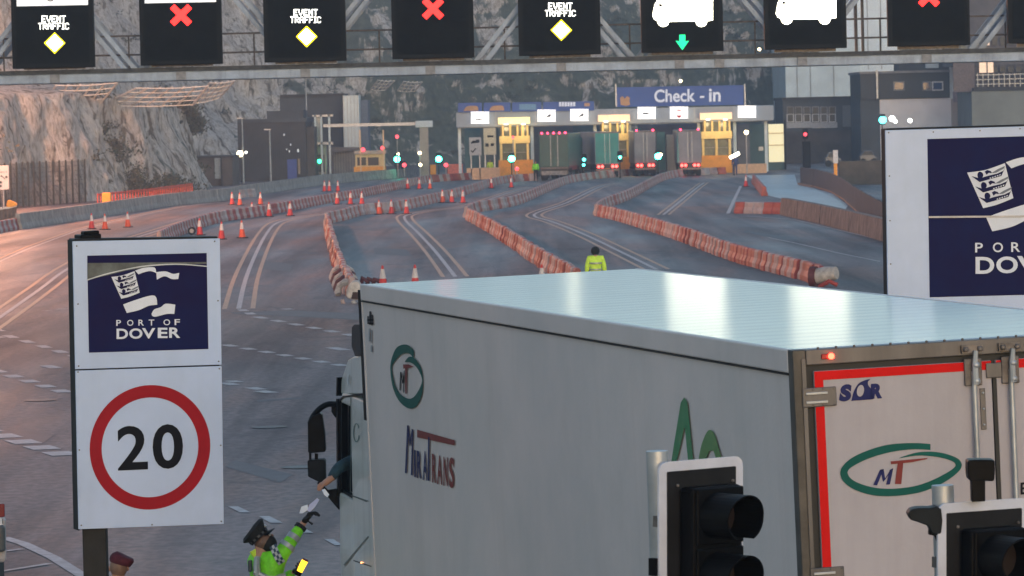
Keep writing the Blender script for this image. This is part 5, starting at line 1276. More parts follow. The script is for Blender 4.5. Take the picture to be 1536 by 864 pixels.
# back of the plaza
t = bthing('service_building', 900, 418, 'blue grey service building behind the check-in lanes', 'building')
for i, (x0, x1, m) in enumerate(((697, 720, (.07, .16, .2)), (720, 748, (.12, .17, .19)), (800, 860, (.16, .18, .22)), (860, 905, (.08, .17, .22)), (960, 1050, (.15, .15, .2)), (1106, 1125, (.16, .17, .2)), (1125, 1178, (.045, .11, .13)))):
    pb('wall', x0, 186, x1, 256, 424, 6, M('service_wall_%s' % 'abcdefg'[i], m, .6, var=.15, scale=.6), t, True)
pb('lit_panel', 1153, 186, 1176, 243, 423.5, .2, M('lit_cream_panel', (.95, .86, .55), .5, emit=.33), t)
for y in (199, 217): pb('panel_bar', 1153, y, 1176, y + 1.4, 423.4, .1, CREAM, t)
pb('pillar', 1176, 180, 1179, 252, 423.4, .3, BLACKC, t, True); pb('notice', 1138, 220, 1145, 226, 423.9, .1, GALV, t)
pb('kerb_plinth', 1100, 246, 1150, 254, 404, 2, M('peach_kerb', (.65, .42, .25), .6, var=.15), t, True)
pb('kerb_plinth', 700, 252, 750, 258, 405, 2, M('peach_kerb', (.65, .42, .25), .6), t, True)
t = bthing('notice_board', 710, 405, 'grey notice board with a black lorry symbol at the left of the plaza', 'sign')
pb('panel', 704, 206, 722, 233, 405, .1, M('grey_notice_face', (.35, .38, .41), .5), t); pb('post', 706, 233, 707.5, 256, 405, .1, GALV, t, True); pb('post', 719, 233, 720.5, 256, 405, .1, GALV, t, True)
decal('lorry_mark', [[(706, 215), (709, 211), (714, 211), (714, 209.5), (719, 209.5), (719, 214), (706, 215.5)]], front(405), BLACKP, t, .02); decal('tick_mark', [[(707, 225), (709, 227), (713, 222), (714.5, 223), (709, 229.5), (706, 226.5)]], front(405), BLACKP, t, .02)
t = bthing('tall_notice', 734, 406, 'tall cream notice board with dark marks behind the worker in yellow', 'sign')
pb('panel', 725.5, 192, 744, 232, 406, .1, M('cream_notice_face', (.5, .48, .35), .5, var=.1), t); pb('post', 727, 232, 729, 256, 406, .1, GALV, t, True); pb('post', 741, 232, 743, 256, 406, .1, GALV, t, True)
decal('dark_mark', [rect(731, 203, 740, 206), rect(728, 215, 733, 220), rect(736, 215, 741, 219)], front(406), BLACKP, t, .02)

# ---- buildings on the right
t = bthing('white_warehouse', 1235, 540, 'tall pale blue white slab sided building rising behind the right hand offices')
pb('wall', 1178, 60, 1290, 145, 540, 30, PBLU, t, True); pb('upper_wall', 1262, -120, 1348, 104, 546, 30, M('very_pale_blue_cladding', (.72, .8, .85), .5, var=.06, scale=.3), t, True)
for x in (1195, 1215, 1250): pb('joint', x, 60, x + .8, 145, 539.9, .1, GREYC, t)
for x in (1280, 1300, 1320): pb('joint', x, -120, x + .8, 104, 545.9, .1, GREYC, t)
t = bthing('fire_station', 1235, 470, 'grey two storey building with two groups of three square windows, right of the canopy')
pb('wall', 1175, 148, 1295, 256, 470, 14, DKB2, t, True); pb('roof_edge', 1173, 145, 1297, 149, 469.6, 15, DKB, t)
PW = M('pale_window_frame', (.6, .62, .65), .6)
for g0 in (1181, 1219):
    for r_, (y0, y1) in enumerate(((161, 170), (172, 182))):
        for k in range(3):
            x = g0 + k * 12.5; f_ = pb('window_frame', x - 1, y0 - 1.2, x + 10, y1 + 1.2, 469.95, .1, PW if r_ else GREYC, t); pb('pane', x + .6, y0, x + 8.4, y1, 469.88, .05, GLASS, f_)
    pb('pale_panel', g0 - 1, 183.5, g0 + 37, 192, 469.9, .1, M('pale_grey_panel', (.38, .4, .43), .6), t)
pb('door', 1264, 158, 1284, 190, 469.9, .1, M('grey_roller_door', (.14, .16, .18), .6), t)
pb('lower_band', 1176, 196, 1290, 246, 469.8, .1, M('dark_brown_lower', (.07, .06, .058), .8, var=.3, scale=.6), t)
t = bthing('dark_office', 1370, 455, 'black clad office with two white framed windows above a pale lower storey')
pb('upper_wall', 1291, 109, 1427, 148, 455, 14, M('near_black_cladding', (.035, .04, .045), .6, var=.2), t); pb('lower_wall', 1320, 148, 1428, 200, 455.2, 13, M('pale_mauve_render', (.72, .74, .8), .7, var=.08, scale=.4), t, True)
pb('lower_wall', 1291, 148, 1320, 200, 455.4, 13, DKB2, t, True)
pb('roof_edge', 1289, 106, 1430, 109.5, 454.7, 15, GREYC, t); pb('roof_unit', 1348, 88, 1427, 106, 460, 6, DKB2, t); pb('roof_box', 1389, 93, 1408, 102, 459, 2, PBLU, t)
for x0, x1, br in ((1340, 1357, 0), (1383, 1397, 0), (1398, 1415, 1)):
    f_ = pb('window_frame', x0, 122, x1, 136, 454.9, .1, PW if br else GREYC, t); pb('pane', x0 + 2, 124, x1 - 2, 134, 454.85, .04, M('blue_reflecting_glass', (.05, .08, .16), .1), f_)
pb('pipe', 1314.5, 105, 1317, 148, 454.6, .3, GALV, t); pb('pale_corner', 1425, 98, 1431, 148, 454.6, .5, PBLU, t)
pb('canopy_panel', 1430, 137, 1458, 153, 454, 1, M('mauve_board', (.3, .27, .33), .6, var=.2, scale=2), t); pb('side_wall', 1428, 148, 1458, 200, 454.5, 12, M('pinkish_render', (.4, .35, .33), .7, var=.08), t, True)
t = bthing('control_building', 1500, 440, 'brown and grey building with lit upper windows at the top right')
pb('grey_wall', 1458, 135, 1640, 210, 440, 14, M('green_grey_render', (.2, .22, .21), .8, var=.12, scale=.4), t, True)
pb('dark_band', 1452, 96, 1640, 135, 441, 13, M('dark_plum_band', (.05, .045, .05), .7, var=.3, scale=1), t); pb('brown_tower', 1430, -60, 1660, 96, 442, 12, M('brown_grey_tower', (.11, .1, .105), .7, var=.25, scale=.5), t)
pb('brown_pier', 1430, 90, 1462, 138, 440.8, .1, M('brown_pier_paint', (.15, .12, .12), .7, var=.2), t)
LW_ = M('lit_warm_window', (1, .7, .5), .5, emit=.35)
for x0, y0, x1, y1 in ((1469, 92, 1490, 109), (1469, 52, 1484, 68), (1469, 74, 1484, 78)): pb('lit_window', x0, y0, x1, y1, 440.6 if y0 > 80 else 441.6, .1, LW_, t)
pb('window_bar', 1480, 92, 1481.5, 109, 440.4, .1, DKB, t)
for x in (1488, 1500, 1512, 1524):
    pb('window', x, 55, x + 8, 68, 441.7, .1, GLASS, t); pb('window', x, 100, x + 8, 108, 440.7, .1, GLASS, t)
for y in (111, 118, 125): pb('balcony_rail', 1464, y, 1560, y + 1, 440.2, .06, GALV, t)
for i in range(12): pb('balcony_post', 1466 + i * 8, 110, 1467 + i * 8, 130, 440.1, .06, GALV, t)
pb('balcony_slab', 1460, 130, 1600, 135, 439.8, 1.2, M('dark_slab', (.03, .03, .035), .7), t)
# timber panels and hedge on the right
fb_ = [(1202, 277), (1222, 281), (1247, 289), (1265, 300), (1279, 313), (1300, 330), (1330, 350)]
t = thing('close_boarded_fence', G(1247, 289), 'grey brown close boarded fence on a tan kerb, left of the large board', 'fence')
PM_ = M('grey_brown_timber', (.1, .105, .112), .85, var=.3, scale=2, bump=.2, stretch=(3, 3, .4)); pm = jersey('fence_board', .98, 1.25, .05, .04, PM_); first = True
fpp = along(fb_, 1.0)
bm_ = bpy.data.meshes.new('board'); q_ = MB().box(-.49, .49, -.03, .03, .12, 1.3); bm_.from_pydata(q_.v, [], q_.f); bm_.materials.append(PM_)
T0 = Vector(t.location)
for i, (p, a) in enumerate(fpp[:280]):
    o = bpy.data.objects.new('board', bm_); C.objects.link(o); o.parent = t; o.location = p - T0 + Vector((0, (i % 2) * .012, 0)); o.rotation_euler = (0, 0, a); o.scale = (1, 1, 1 + random.uniform(-.02, .02))
b = MB(); 
for (p, a), (q, _) in zip(fpp, fpp[1:]):
    nn = Vector((-(q - p).y, (q - p).x, 0)).normalized() * .12; 
    if nn.y > 0: nn = -nn
    b.hexa([p + nn * 2.2, q + nn * 2.2, q, p, p + nn * 2.2 + Vector((0, 0, .13)), q + nn * 2.2 + Vector((0, 0, .13)), q + Vector((0, 0, .13)), p + Vector((0, 0, .13))])
b.build('kerb', M('tan_kerb_stone', (.3, .23, .17), .8, var=.2), t)
t = bthing('dark_hedge_wall', 1290, 330, 'low dark brown wall behind the close boarded fence', 'wall')
pb('wall', 1259, 241, 1340, 283, 330, 1, M('dark_brown_wall', (.075, .07, .06), .85, var=.25, scale=1, bump=.3), t, True)
t = bthing('white_orange_post', 1254, 345, 'white and orange marker post in front of the low dark wall', 'post'); pb('upper', 1250, 225, 1257, 245, 345, .3, M('white_marker_paint', (.6, .64, .68), .5), t); pb('lower', 1251, 245, 1256, 262, 345, .3, ORP, t, True)
# vehicles parked far right behind
def far_car(px0, px1, pyb, col, label, roof=.62):
    g = G((px0 + px1) / 2, pyb); s_ = FPX / g.y; w_ = (px1 - px0) / s_
    t = thing('parked_car', g, label, 'car'); mt = M(label.split()[0] + '_car_paint', col, .25, coat=.6, var=.05)
    x0, x1 = g.x - w_ / 2, g.x + w_ / 2; y = g.y
    b = MB(); b.prism([(x0, y, .35), (x1, y, .35), (x1, y, .8), (x1 - .15 * w_, y, .88), (x1 - .3 * w_, y, 1.38), (x0 + .25 * w_, y, 1.4), (x0 + .08 * w_, y, .95), (x0, y, .85)], (0, 1.75, 0)); b.build('body', mt, t, bevel=.06)
    b = MB(); b.prism([(x0 + .14 * w_, y - .01, .96), (x1 - .2 * w_, y - .01, .92), (x1 - .32 * w_, y - .01, 1.3), (x0 + .28 * w_, y - .01, 1.32)], (0, .02, 0)); b.build('window', GLASS, t)
    for wx_ in (x0 + .2 * w_, x1 - .2 * w_):
        MB().tube([(wx_, y - .02, .32), (wx_, y + .2, .32)], .32, 16).build('wheel', TYRE, t, smooth=True)
far_car(703, 729, 251, (.75, .45, .04), 'yellow low vehicle parked at the left of the check-in plaza')
far_car(1238, 1262, 250, (.12, .13, .15), 'silver car half hidden behind the fence on the right')
far_car(1290, 1316, 247, (.1, .11, .13), 'grey car beside the large board, behind the low wall')

# ------------------------------------------------------------ lorries waiting at check-in
def lorry(px0, px1, pyb, yaw, col, label, door=None, lights=True, h=4.0, tops=2, bright=True):
    g = G((px0 + px1) / 2, pyb); s_ = FPX / g.y; W_ = (px1 - px0) / s_
    t = thing('waiting_lorry', g, label, 'lorry', 'lorries waiting at check-in')
    c_, n_ = math.cos(yaw), math.sin(yaw)
    def fr(x, y, z): return Vector((g.x + x * c_ - y * n_, g.y + x * n_ + y * c_, z))
    body = M(label.split()[0] + '_lorry_body', col, .5, var=.1, scale=.8); dr = M(label.split()[0] + '_lorry_doors', door or col, .5, var=.14, scale=.8)
    w2 = W_ / 2
    MB().box(-w2, w2, 0, 12.5, 1.15, h, fr=fr).build('box_body', body, t, bevel=.03)
    for a, c in ((-w2 + .06, -.015), (.015, w2 - .06)): 
        d = MB().box(a, c, -.05, -.001, 1.2, h - .12, fr=fr).build('rear_door', dr, t, bevel=.015)
        xm = (a + c) / 2 + (.3 if a < 0 else -.3); MB().box(xm, xm + .04, -.08, -.051, 1.2, h - .15, fr=fr).build('lock_rod', GALV, d)
        for zz in (1.7, 2.6, 3.4): MB().box(a, c, -.065, -.052, zz, zz + .03, fr=fr).build('door_rib', dr, d)
    MB().box(-w2, w2, -.06, 0, h - .11, h + .001, fr=fr).build('header', GRIMY, t)
    MB().box(-w2 + .05, w2 - .05, -.02, .15, .55, .75, fr=fr).build('bumper', GRIMY, t)
    MB().box(-w2 + .1, w2 - .1, .1, 12, .8, 1.14, fr=fr).build('chassis', CH, t)
    for s in (-1, 1):
        MB().box(s * (w2 - .5) - .3, s * (w2 - .5) + .3, .3, .34, .2, .8, fr=fr).build('mud_flap', RUBBER, t)
        for a in (.9, 2.2, 3.5, 10.5, 13.4): wheel(fr, min(s * (w2 - .05), s * (w2 - .35)), max(s * (w2 - .05), s * (w2 - .35)), a, .5, t)
        if lights:
            for dx in (.3, .62) if bright else (.3,): MB().ball(fr(s * (w2 - dx), -.08, .95), .13, 8).build('tail_lamp', M('lit_red_tail', (1, .05, .04), emit=7 if bright else 2.5), t)
    if tops:
        for k in range(tops):
            x = -w2 + .25 + (W_ - .5) * k / (tops - 1); MB().ball(fr(x, -.1, h + .05), .095, 6).build('top_marker', M('lit_red_marker', (1, .04, .1), emit=5), t)
    MB().box(-w2 + .05, w2 - .05, 13, 15.2, .5, 3.6, fr=fr).build('cab', body, t, bevel=.15)
    return t, fr
lt, frg = lorry(810, 854, 270.5, -.1, (.05, .13, .11), 'dark green lorry with five red top lights at the front of the plaza', (.03, .085, .07), lights=False, tops=5)
MB().box(-1.1, 1.1, -.1, -.07, .45, .8, fr=frg).build('rear_board', M('worn_grey_board', (.3, .28, .27), .7, var=.3, scale=3), lt)
MB().box(-1.2, 1.2, -.14, -.1, .98, 1.12, fr=frg).build('tail_rail', GRIMY, lt)
lorry(893, 930, 266, .11, (.27, .27, .33), 'teal lorry lit green at its tail, second lorry from the left', (.02, .24, .23), tops=0, bright=True)
lorry(952, 985, 264.2, .02, (.17, .19, .22), 'pale blue grey lorry third from the left with red marker lights', (.2, .225, .26))
lorry(1018, 1053, 264.2, .0, (.2, .21, .25), 'grey lorry fourth from the left, rightmost of the waiting lorries', (.19, .2, .235))
t = bthing('roadside_cabin', 1007, 404, 'narrow beige cabin wall between the third and fourth lorries', 'cabin'); pb('wall', 1000, 202, 1014, 252, 404, 2, M('beige_cabin', (.33, .32, .27), .6, var=.1), t, True); pb('frame', 985, 198, 998, 255, 404.5, .2, M('teal_green_frame', (.06, .16, .15), .6), t)

# ------------------------------------------------------------ lane signals with green lamps
def lane_signal(px, py, Y, label, col='green', r=.2, e=14, post=True, second=None):
    t = thing('lane_signal', (A(px, py, Y).x, Y, 0), label, 'traffic light', 'lit signals in the check-in lanes')
    pb('head', px - 4, py - 9, px + 4, py + 7, Y, .35, BLACKPL, t, bevel=.04); pb('post', px - 1, py + 7, px + 1, 262, Y + .1, .15, DARK, t, True)
    red_lamp(px, py, Y - .03, t, r * 1.2, e, col)
    if col == 'green' and e > 10:
        l = bpy.data.lights.new('signal_light', 'POINT'); l.energy = 50; l.color = (.03, 1, .6); l.shadow_soft_size = .2
        o = bpy.data.objects.new('signal_light', l); C.objects.link(o); o.parent = t; p = A(px, py, Y); o.location = Vector((p.x, Y - .6, p.z)) - Vector(t.location)
    if second: red_lamp(second[0], second[1], Y - .03, t, *second[2:])
lane_signal(595.5, 239, 425, 'green lane signal on the left with a small white lamp over it', second=(597, 231, .13, 6, 'warm'), r=.24)
lane_signal(658, 238.5, 420, 'green lane signal right of the thick pale column', r=.24)
lane_signal(767.5, 238, 395, 'green lane signal in front of the left check-in booth', r=.24)
lane_signal(876, 239.5, 385, 'small twin green signal beside the dark green lorry', 'cyan', .12, 4, second=(875.5, 247.5, .12, 3.5, 'cyan'))
lane_signal(930, 236, 392, 'small green signal right of the teal lorry', 'green', .11, 5)
lane_signal(987, 234.5, 396, 'bright green signal between the third lorry and the beige cabin', second=(991, 232, .15, 3.5, 'warm'), r=.24)
lane_signal(1324, 180, 430, 'bright cyan green signal just above the large board', 'cyan', .3, 8)
lane_signal(1208, 201.5, 400, 'red lamp on a tall black signal back, right of the lit cream panel', 'red', .13, 4)
pb('black_back_board', 1204, 212, 1216, 252, 399, .4, BLACKPL, None, bevel=.05)
o = bpy.data.objects['black_back_board']; tagit(o, 'tall black signal cabinet on a thin post, right of the lit cream panel', 'cabinet')
for x, y, Y, r, e, col, lab in ((606.5, 247.5, 424, .2, 2, 'red', 'round red marker lamp by the left green signal'), (669, 247.5, 419, .2, 2, 'red', 'round red marker lamp right of the second green signal'), (775.5, 253, 394, .17, 1.8, 'red', 'round red marker lamp by the left check-in booth'), (595.5, 205, 424, .17, 1.8, 'red', 'round red lamp above the left green signal'),
    (629.5, 229.5, 423, .16, 1.7, 'warm', 'warm lamp on the left of the thick pale column, upper'), (630.5, 247, 423, .15, 1.5, 'warm', 'warm lamp on the left of the thick pale column, lower'), (769.5, 206, 396, .13, 1.8, 'red', 'small red lamp on the left check-in booth'),
    (1096, 241, 393, .1, 1, 'white', ''), (1119.5, 198.5, 400, .2, 1.2, 'warm', 'pale warm lamp beside the right check-in booth'), (1021, 121.5, 520, .17, 4, 'warm', 'tiny warm lamp above the Check - in board'), (1139, 74, 470, .16, 3, 'warm', 'tiny warm lamp between two gantry signs on the right'),
    (1338, 178, 428, .3, 3, 'white', 'white lamp right of the cyan signal'), (1343, 182, 428, .2, 3, 'white', 'lower white lamp right of the cyan signal'), (1365, 181, 428, .22, 3, 'white', 'small white lamp above the large board')):
    if not lab: continue
    o = red_lamp(x, y, Y, None, r, e, col); o.name = 'marker_lamp'; tagit(o, lab, 'lamp')
    p = A(x, y, Y)
    if Y < 425: 
        q_ = MB().tube([(p.x, Y + .25, 0), (p.x, Y + .25, p.z)], .05, 6).build('lamp_post', GALV, o, loc=(0, 0, 0)); q_.parent = o
t = bthing('strip_light', 1094, 392, 'tilted bright warm strip lamp above the orange plinth of the right booth', 'lamp')
slab('lamp', [(1093, 235), (1108, 227), (1110, 232), (1096, 239)], front(392), M('lit_warm_strip', (1, .9, .7), emit=4), t, back=-.1); pb('post', 1101, 236, 1102, 256, 392.2, .1, DARK, t, True)
# lamp columns
for px, yt, yb, Y, lab in ((364, 178, 268, 415, 'thin lamp column with one bright warm lamp at mid height, left of the dark building'), (405, 195, 266, 420, 'thin unlit column in front of the dark building'), (461, 116, 262, 440, 'tall thin column rising in front of the dark blue building')):
    t = thing('lamp_column', (A(px, yb, Y).x, Y, 0), lab, 'lamp post'); X = A(px, 220, Y).x
    MB().tube([(X, Y, 0), (X, Y, A(px, yt, Y).z)], [.09, .06], 8).build('pole', GALV, t)
    MB().box(X - .5, X + .1, Y - .1, Y + .1, A(px, yt, Y).z, A(px, yt, Y).z + .1).build('arm', GALV, t)
    if px == 364:
        red_lamp(360, 230.5, Y, t, .3, 5, 'warm'); red_lamp(369, 228.5, Y, t, .12, 1.5, 'white')
# red and orange plastic barriers by the plaza
for x0, x1, y, lab in ((671, 694, 257, 'red orange plastic barrier left of the yellow low vehicle'), (645, 654, 258, 'orange upright plastic bollard at the thick column')):
    g = G((x0 + x1) / 2, y + 4); t = thing('plastic_bollard' if x1 - x0 < 12 else 'plastic_barrier', g, lab, 'barrier'); pb('body', x0, y - 11, x1, y, g.y, .5, ORP if x1 - x0 < 12 else M('salmon_plastic', (.8, .18, .1), .5, var=.15), t, True, bevel=.06)
t = thing('round_bollard', G(758, 262), 'round yellow topped bollard in front of the left check-in booth', 'bollard'); g = G(758, 262); MB().ball((g.x, g.y, 1.05), .42, 8, sc=(1, .6, 1)).build('head', YEL, t, smooth=True); MB().box(g.x - .25, g.x + .25, g.y, g.y + .3, 0, .8).build('base', CREAM, t)

# car cut by the left edge
g = A(8, 780, 52.5); t = thing('parked_car', (g.x - .9, 52.5, 0), 'pale estate car cut off by the left edge with red rear lamp and number plate', 'car')
xr = A(8.5, 800, 52.5).x; xl = xr - 1.8; PT = M('pale_pink_white_car_paint', (.42, .38, .38), .3, coat=.6, var=.05)
zr = A(4, 702, 53).z
b = MB(); b.prism([(xl, 52.5, .45), (xr, 52.5, .45), (xr + .01, 52.5, .95), (xr - .06, 52.5, 1.05), (xr - .14, 52.5, zr - .12), (xr - .3, 52.5, zr), (xl + .3, 52.5, zr), (xl + .12, 52.5, zr - .12), (xl, 52.5, 1.0)], (-.62, 4.3, 0)); b.build('body', PT, t, bevel=.05)
MB().box(xl - .0, xr + .0, 52.35, 52.49, A(5, 828, 52.4).z, A(5, 788, 52.4).z).build('bumper', M('grey_bumper', (.06, .065, .07), .5), t, bevel=.03)
MB().box(xl + .2, xr - .3, 52.47, 52.49, 1.1, zr - .1).build('rear_window', GLASS, t)
for s, x in ((0, xr - .12), (1, xl)): 
    MB().box(x, x + .12, 52.44, 52.492, A(3, 775, 52.5).z, A(3, 755, 52.5).z).build('tail_lamp', M('dark_red_lens', (.2, .005, .01), .2), t, bevel=.01)
    MB().box(x, x + .07, 52.33, 52.345, A(3, 806, 52.4).z, A(3, 799, 52.4).z).build('reflector', M('bright_red_reflector', (.7, .01, .02), .2), t)
pl_ = MB().box(xr - .62, xr - .03, 52.44, 52.46, A(3, 787, 52.5).z, A(3, 776, 52.5).z).build('number_plate', M('plate_white', (.65, .65, .67), .5), t)
decal('plate_digit', [rect(3.4, 778.5, 4.6, 785.5)], front(52.44), BLACKP, pl_, .004)
for x in (xl + .02, xr - .24):
    for y in (53.3, 56.0): MB().tube([(x - (y - 52.5) * .144, y, .32), (x + .2 - (y - 52.5) * .144, y, .32)], .32, 16).build('wheel', TYRE, t, smooth=True)

# ------------------------------------------------------------ people
def skin(name, nodes, edges, mat, parent, root=0, sub=2, smooth=True):
    me = bpy.data.meshes.new(name); off = parent_loc(parent)
    me.from_pydata([Vector(p) - off for p, r in nodes], edges, [])
    o = bpy.data.objects.new(name, me); C.objects.link(o); o.parent = parent
    md = o.modifiers.new('Skin', 'SKIN'); md.use_smooth_shade = True
    if not me.skin_vertices: me.attributes  # layer is made with the modifier
    for i, (p, r) in enumerate(nodes):
        sv = me.skin_vertices[0].data[i]; sv.radius = r if isinstance(r, tuple) else (r, r); sv.use_root = (i == root); sv.use_loose = False
    s = o.modifiers.new('Subsurf', 'SUBSURF'); s.levels = sub; s.render_levels = sub
    me.materials.append(mat)
    return o
def chainskin(name, chains, mat, parent, sub=2):
    """chains of (point, radius); chains that start with an int hang from that node"""
    nodes = []; edges = []
    for ch in chains:
        prev = None
        for c in ch:
            if isinstance(c, int): prev = c; continue
            nodes.append(c); k = len(nodes) - 1
            if prev is not None: edges.append((prev, k))
            prev = k
    return skin(name, nodes, edges, mat, parent, 0, sub)
def person(base, face, label, J=None, jacket=HIVIS, trousers=NAVYC, hat=None, lod=2, height=1.78, group=None, gloves=None, category='person'):
    """base: ground point; face: heading angle; J: world positions that override the standing pose"""
    t = thing('person', base, label, category, group); s = height / 1.78
    c_, n_ = math.cos(face), math.sin(face)
    def P(f, l, z): return Vector((base[0] + (f * c_ - l * n_) * s, base[1] + (f * n_ + l * c_) * s, base[2] + z * s))
    D = {'pel': P(0, 0, .95), 'waist': P(0, 0, 1.1), 'chest': P(.01, 0, 1.32), 'neck': P(0, 0, 1.49), 'head': P(.02, 0, 1.6), 'crown': P(.02, 0, 1.7)}
    for sd_, l in (('L', 1), ('R', -1)):
        D['sh' + sd_] = P(0, .19 * l, 1.43); D['el' + sd_] = P(-.02, .25 * l, 1.14); D['wr' + sd_] = P(.06, .24 * l, .9)
        D['hip' + sd_] = P(0, .1 * l, .9); D['kn' + sd_] = P(.03, .11 * l, .5); D['an' + sd_] = P(0, .12 * l, .09); D['to' + sd_] = P(.2, .14 * l, .05)
    if J: D.update(J)
    # the body: one continuous surface
    chainskin('body', [[(D['pel'], (.13 * s, .1 * s)), (D['waist'], (.12 * s, .09 * s)), (D['chest'], (.15 * s, .1 * s)), (D['neck'], .055 * s), (D['head'], (.072 * s, .085 * s)), (D['crown'], (.06 * s, .075 * s))],
        [2, (D['shL'], .055 * s), (D['elL'], .04 * s), (D['wrL'], .028 * s)], [2, (D['shR'], .055 * s), (D['elR'], .04 * s), (D['wrR'], .028 * s)],
        [0, (D['hipL'], .08 * s), (D['knL'], .055 * s), (D['anL'], .036 * s), (D['toL'], .035 * s)], [0, (D['hipR'], .08 * s), (D['knR'], .055 * s), (D['anR'], .036 * s), (D['toR'], .035 * s)]], SKIN, t, lod)
    low = D['pel'] + Vector((0, 0, -.12))
    chainskin('jacket', [[(low, (.17 * s, .13 * s)), (D['waist'], (.165 * s, .125 * s)), (D['chest'], (.185 * s, .135 * s)), (D['neck'] + Vector((0, 0, -.03)), .085 * s)],
        [2, (D['shL'], .088 * s), (D['elL'], .07 * s), (D['wrL'], .052 * s)], [2, (D['shR'], .088 * s), (D['elR'], .07 * s), (D['wrR'], .052 * s)]], jacket, t, lod)
    chainskin('trousers', [[(D['pel'], (.145 * s, .115 * s)), (D['hipL'], .098 * s), (D['knL'], .07 * s), (D['anL'], .06 * s)], [0, (D['hipR'], .098 * s), (D['knR'], .07 * s), (D['anR'], .06 * s)]], trousers, t, lod)
    for sd_ in 'LR':
        MB().tube([D['an' + sd_] + Vector((0, 0, -.02)), D['an' + sd_].lerp(D['to' + sd_], .5) + Vector((0, 0, -.02)), D['to' + sd_]], [.055, .055, .045], 8).build('shoe', BLACKC, t, smooth=True)
    return t, D, P
def hand(t, wr, dirn, palm_n, mat, curl=.6, size=1.0, name='hand'):
    d = Vector(dirn).normalized(); n_ = Vector(palm_n).normalized(); n_ = (n_ - d * n_.dot(d)).normalized(); sdv = d.cross(n_)
    w_ = Vector(wr); k = size
    ch = [[(w_, (.028 * k, .024 * k)), (w_ + d * .04 * k, (.036 * k, .02 * k)), (w_ + d * .085 * k, (.038 * k, .018 * k))]]
    for i, (o_, L_) in enumerate(((-.03, .068), (-.01, .08), (.011, .074), (.03, .058))):
        r0 = w_ + d * .088 * k + sdv * o_ * k; a1 = curl * .6; a2 = curl * 1.5
        p1 = r0 + (d * math.cos(a1) + n_ * math.sin(a1)) * L_ * .5 * k; p2 = p1 + (d * math.cos(a2) + n_ * math.sin(a2)) * L_ * .5 * k
        ch.append([2, (r0, .0105 * k), (p1, .0095 * k), (p2, .0078 * k)])
    ch.append([1, (w_ + d * .05 * k - sdv * .045 * k + n_ * .01 * k, .012 * k), (w_ + d * .085 * k - sdv * .055 * k + n_ * .035 * k, .01 * k)])
    return chainskin(name, ch, mat, t, 2)
def cap_mesh(t, c, up, fwd, mat, r=.11):
    up = Vector(up).normalized(); fwd = Vector(fwd).normalized(); fwd = (fwd - up * fwd.dot(up)).normalized(); sdv = fwd.cross(up); c = Vector(c)
    def ring(rr, h, dz=0): return [c + fwd * (rr * 1.12 * math.cos(a)) + sdv * (rr * math.sin(a)) + up * (h + dz * math.cos(a)) for a in [2 * math.pi * i / 24 for i in range(24)]]
    def loft(rs, nm, m):
        b = MB(); k = 0
        for q in rs: b.v += q
        for i in range(len(rs) - 1):
            for j in range(24): b.f.append((i * 24 + j, i * 24 + (j + 1) % 24, (i + 1) * 24 + (j + 1) % 24, (i + 1) * 24 + j)); b.m.append(0)
        b.f.append(tuple(range((len(rs) - 1) * 24, len(rs) * 24))); b.m.append(0)
        return b.build(nm, m, t, smooth=True)
    cap = loft([ring(r * .96, 0), ring(r * .97, .045), ring(r * 1.3, .085, .015), ring(r * 1.33, .1, .018), ring(r * 1.1, .122, .015), ring(r * .4, .125, .01)], 'peaked_cap', mat)
    return cap, ring, sdv

# police officer reaching up to the cab
OY = 43.3
j = lambda x, y, dY=0.0: A(x, y, OY + dY)
hd = j(396, 812); 
gb = G(396, 1100); base = Vector((j(400, 850).x - .02, OY, 0))
J = {'neck': j(391, 829), 'head': j(394, 814), 'crown': j(389, 804), 'chest': j(400, 850), 'waist': j(402, 888), 'pel': j(403, 912),
     'shR': j(417, 838, -.12), 'elR': j(436, 812, -.06), 'wrR': j(452, 789), 'shL': j(383, 842, .12), 'elL': j(412, 884, .3), 'wrL': j(440, 858, .1)}
# the raised arm is the one nearest the camera
t, D, P = person(base, 0.0, 'police officer in green high visibility jacket and peaked cap reaching papers up to the cab', J, jacket=HIVIS, height=1.78)
# jacket details follow the sleeves and chest
def band(a, b_, r, wd, mat, nm, n=14):
    a = Vector(a); b_ = Vector(b_); d = (b_ - a).normalized()
    return MB().tube([a - d * wd / 2, a + d * wd / 2], r, n).build(nm, mat, t, smooth=True)
sh, el, wr = D['shR'], D['elR'], D['wrR']
band(el.lerp(wr, .25), wr, .066, .055, REFL, 'sleeve_reflective_band'); band(sh.lerp(el, .72), el, .08, .045, REFL, 'sleeve_reflective_band')
band(wr.lerp(el, .08), wr, .06, .035, BLACKC, 'cuff'); band(wr + (wr - el).normalized() * .02, wr + (wr - el), .032, .05, SKIN, 'wrist')
# chequered strip over the shoulder and reflective vertical tapes
chk = front(OY - .2)
CHB = M('chequer_dark_blue', (.02, .05, .1), .7); 
def quad_strip(nm, path, wd, mat, off=0.0, chequer=None):
    b = MB(); cb = MB(); pr_ = None
    for i in range(len(path) - 1):
        (x0, y0), (x1, y1) = path[i], path[i + 1]; dx, dy = x1 - x0, y1 - y0; L_ = math.hypot(dx, dy); nx_, ny_ = -dy / L_ * wd / 2, dx / L_ * wd / 2
        b.poly([chk.hit(x0 + nx_, y0 + ny_, off), chk.hit(x1 + nx_, y1 + ny_, off), chk.hit(x1 - nx_, y1 - ny_, off), chk.hit(x0 - nx_, y0 - ny_, off)])
    return b.build(nm, mat, t)
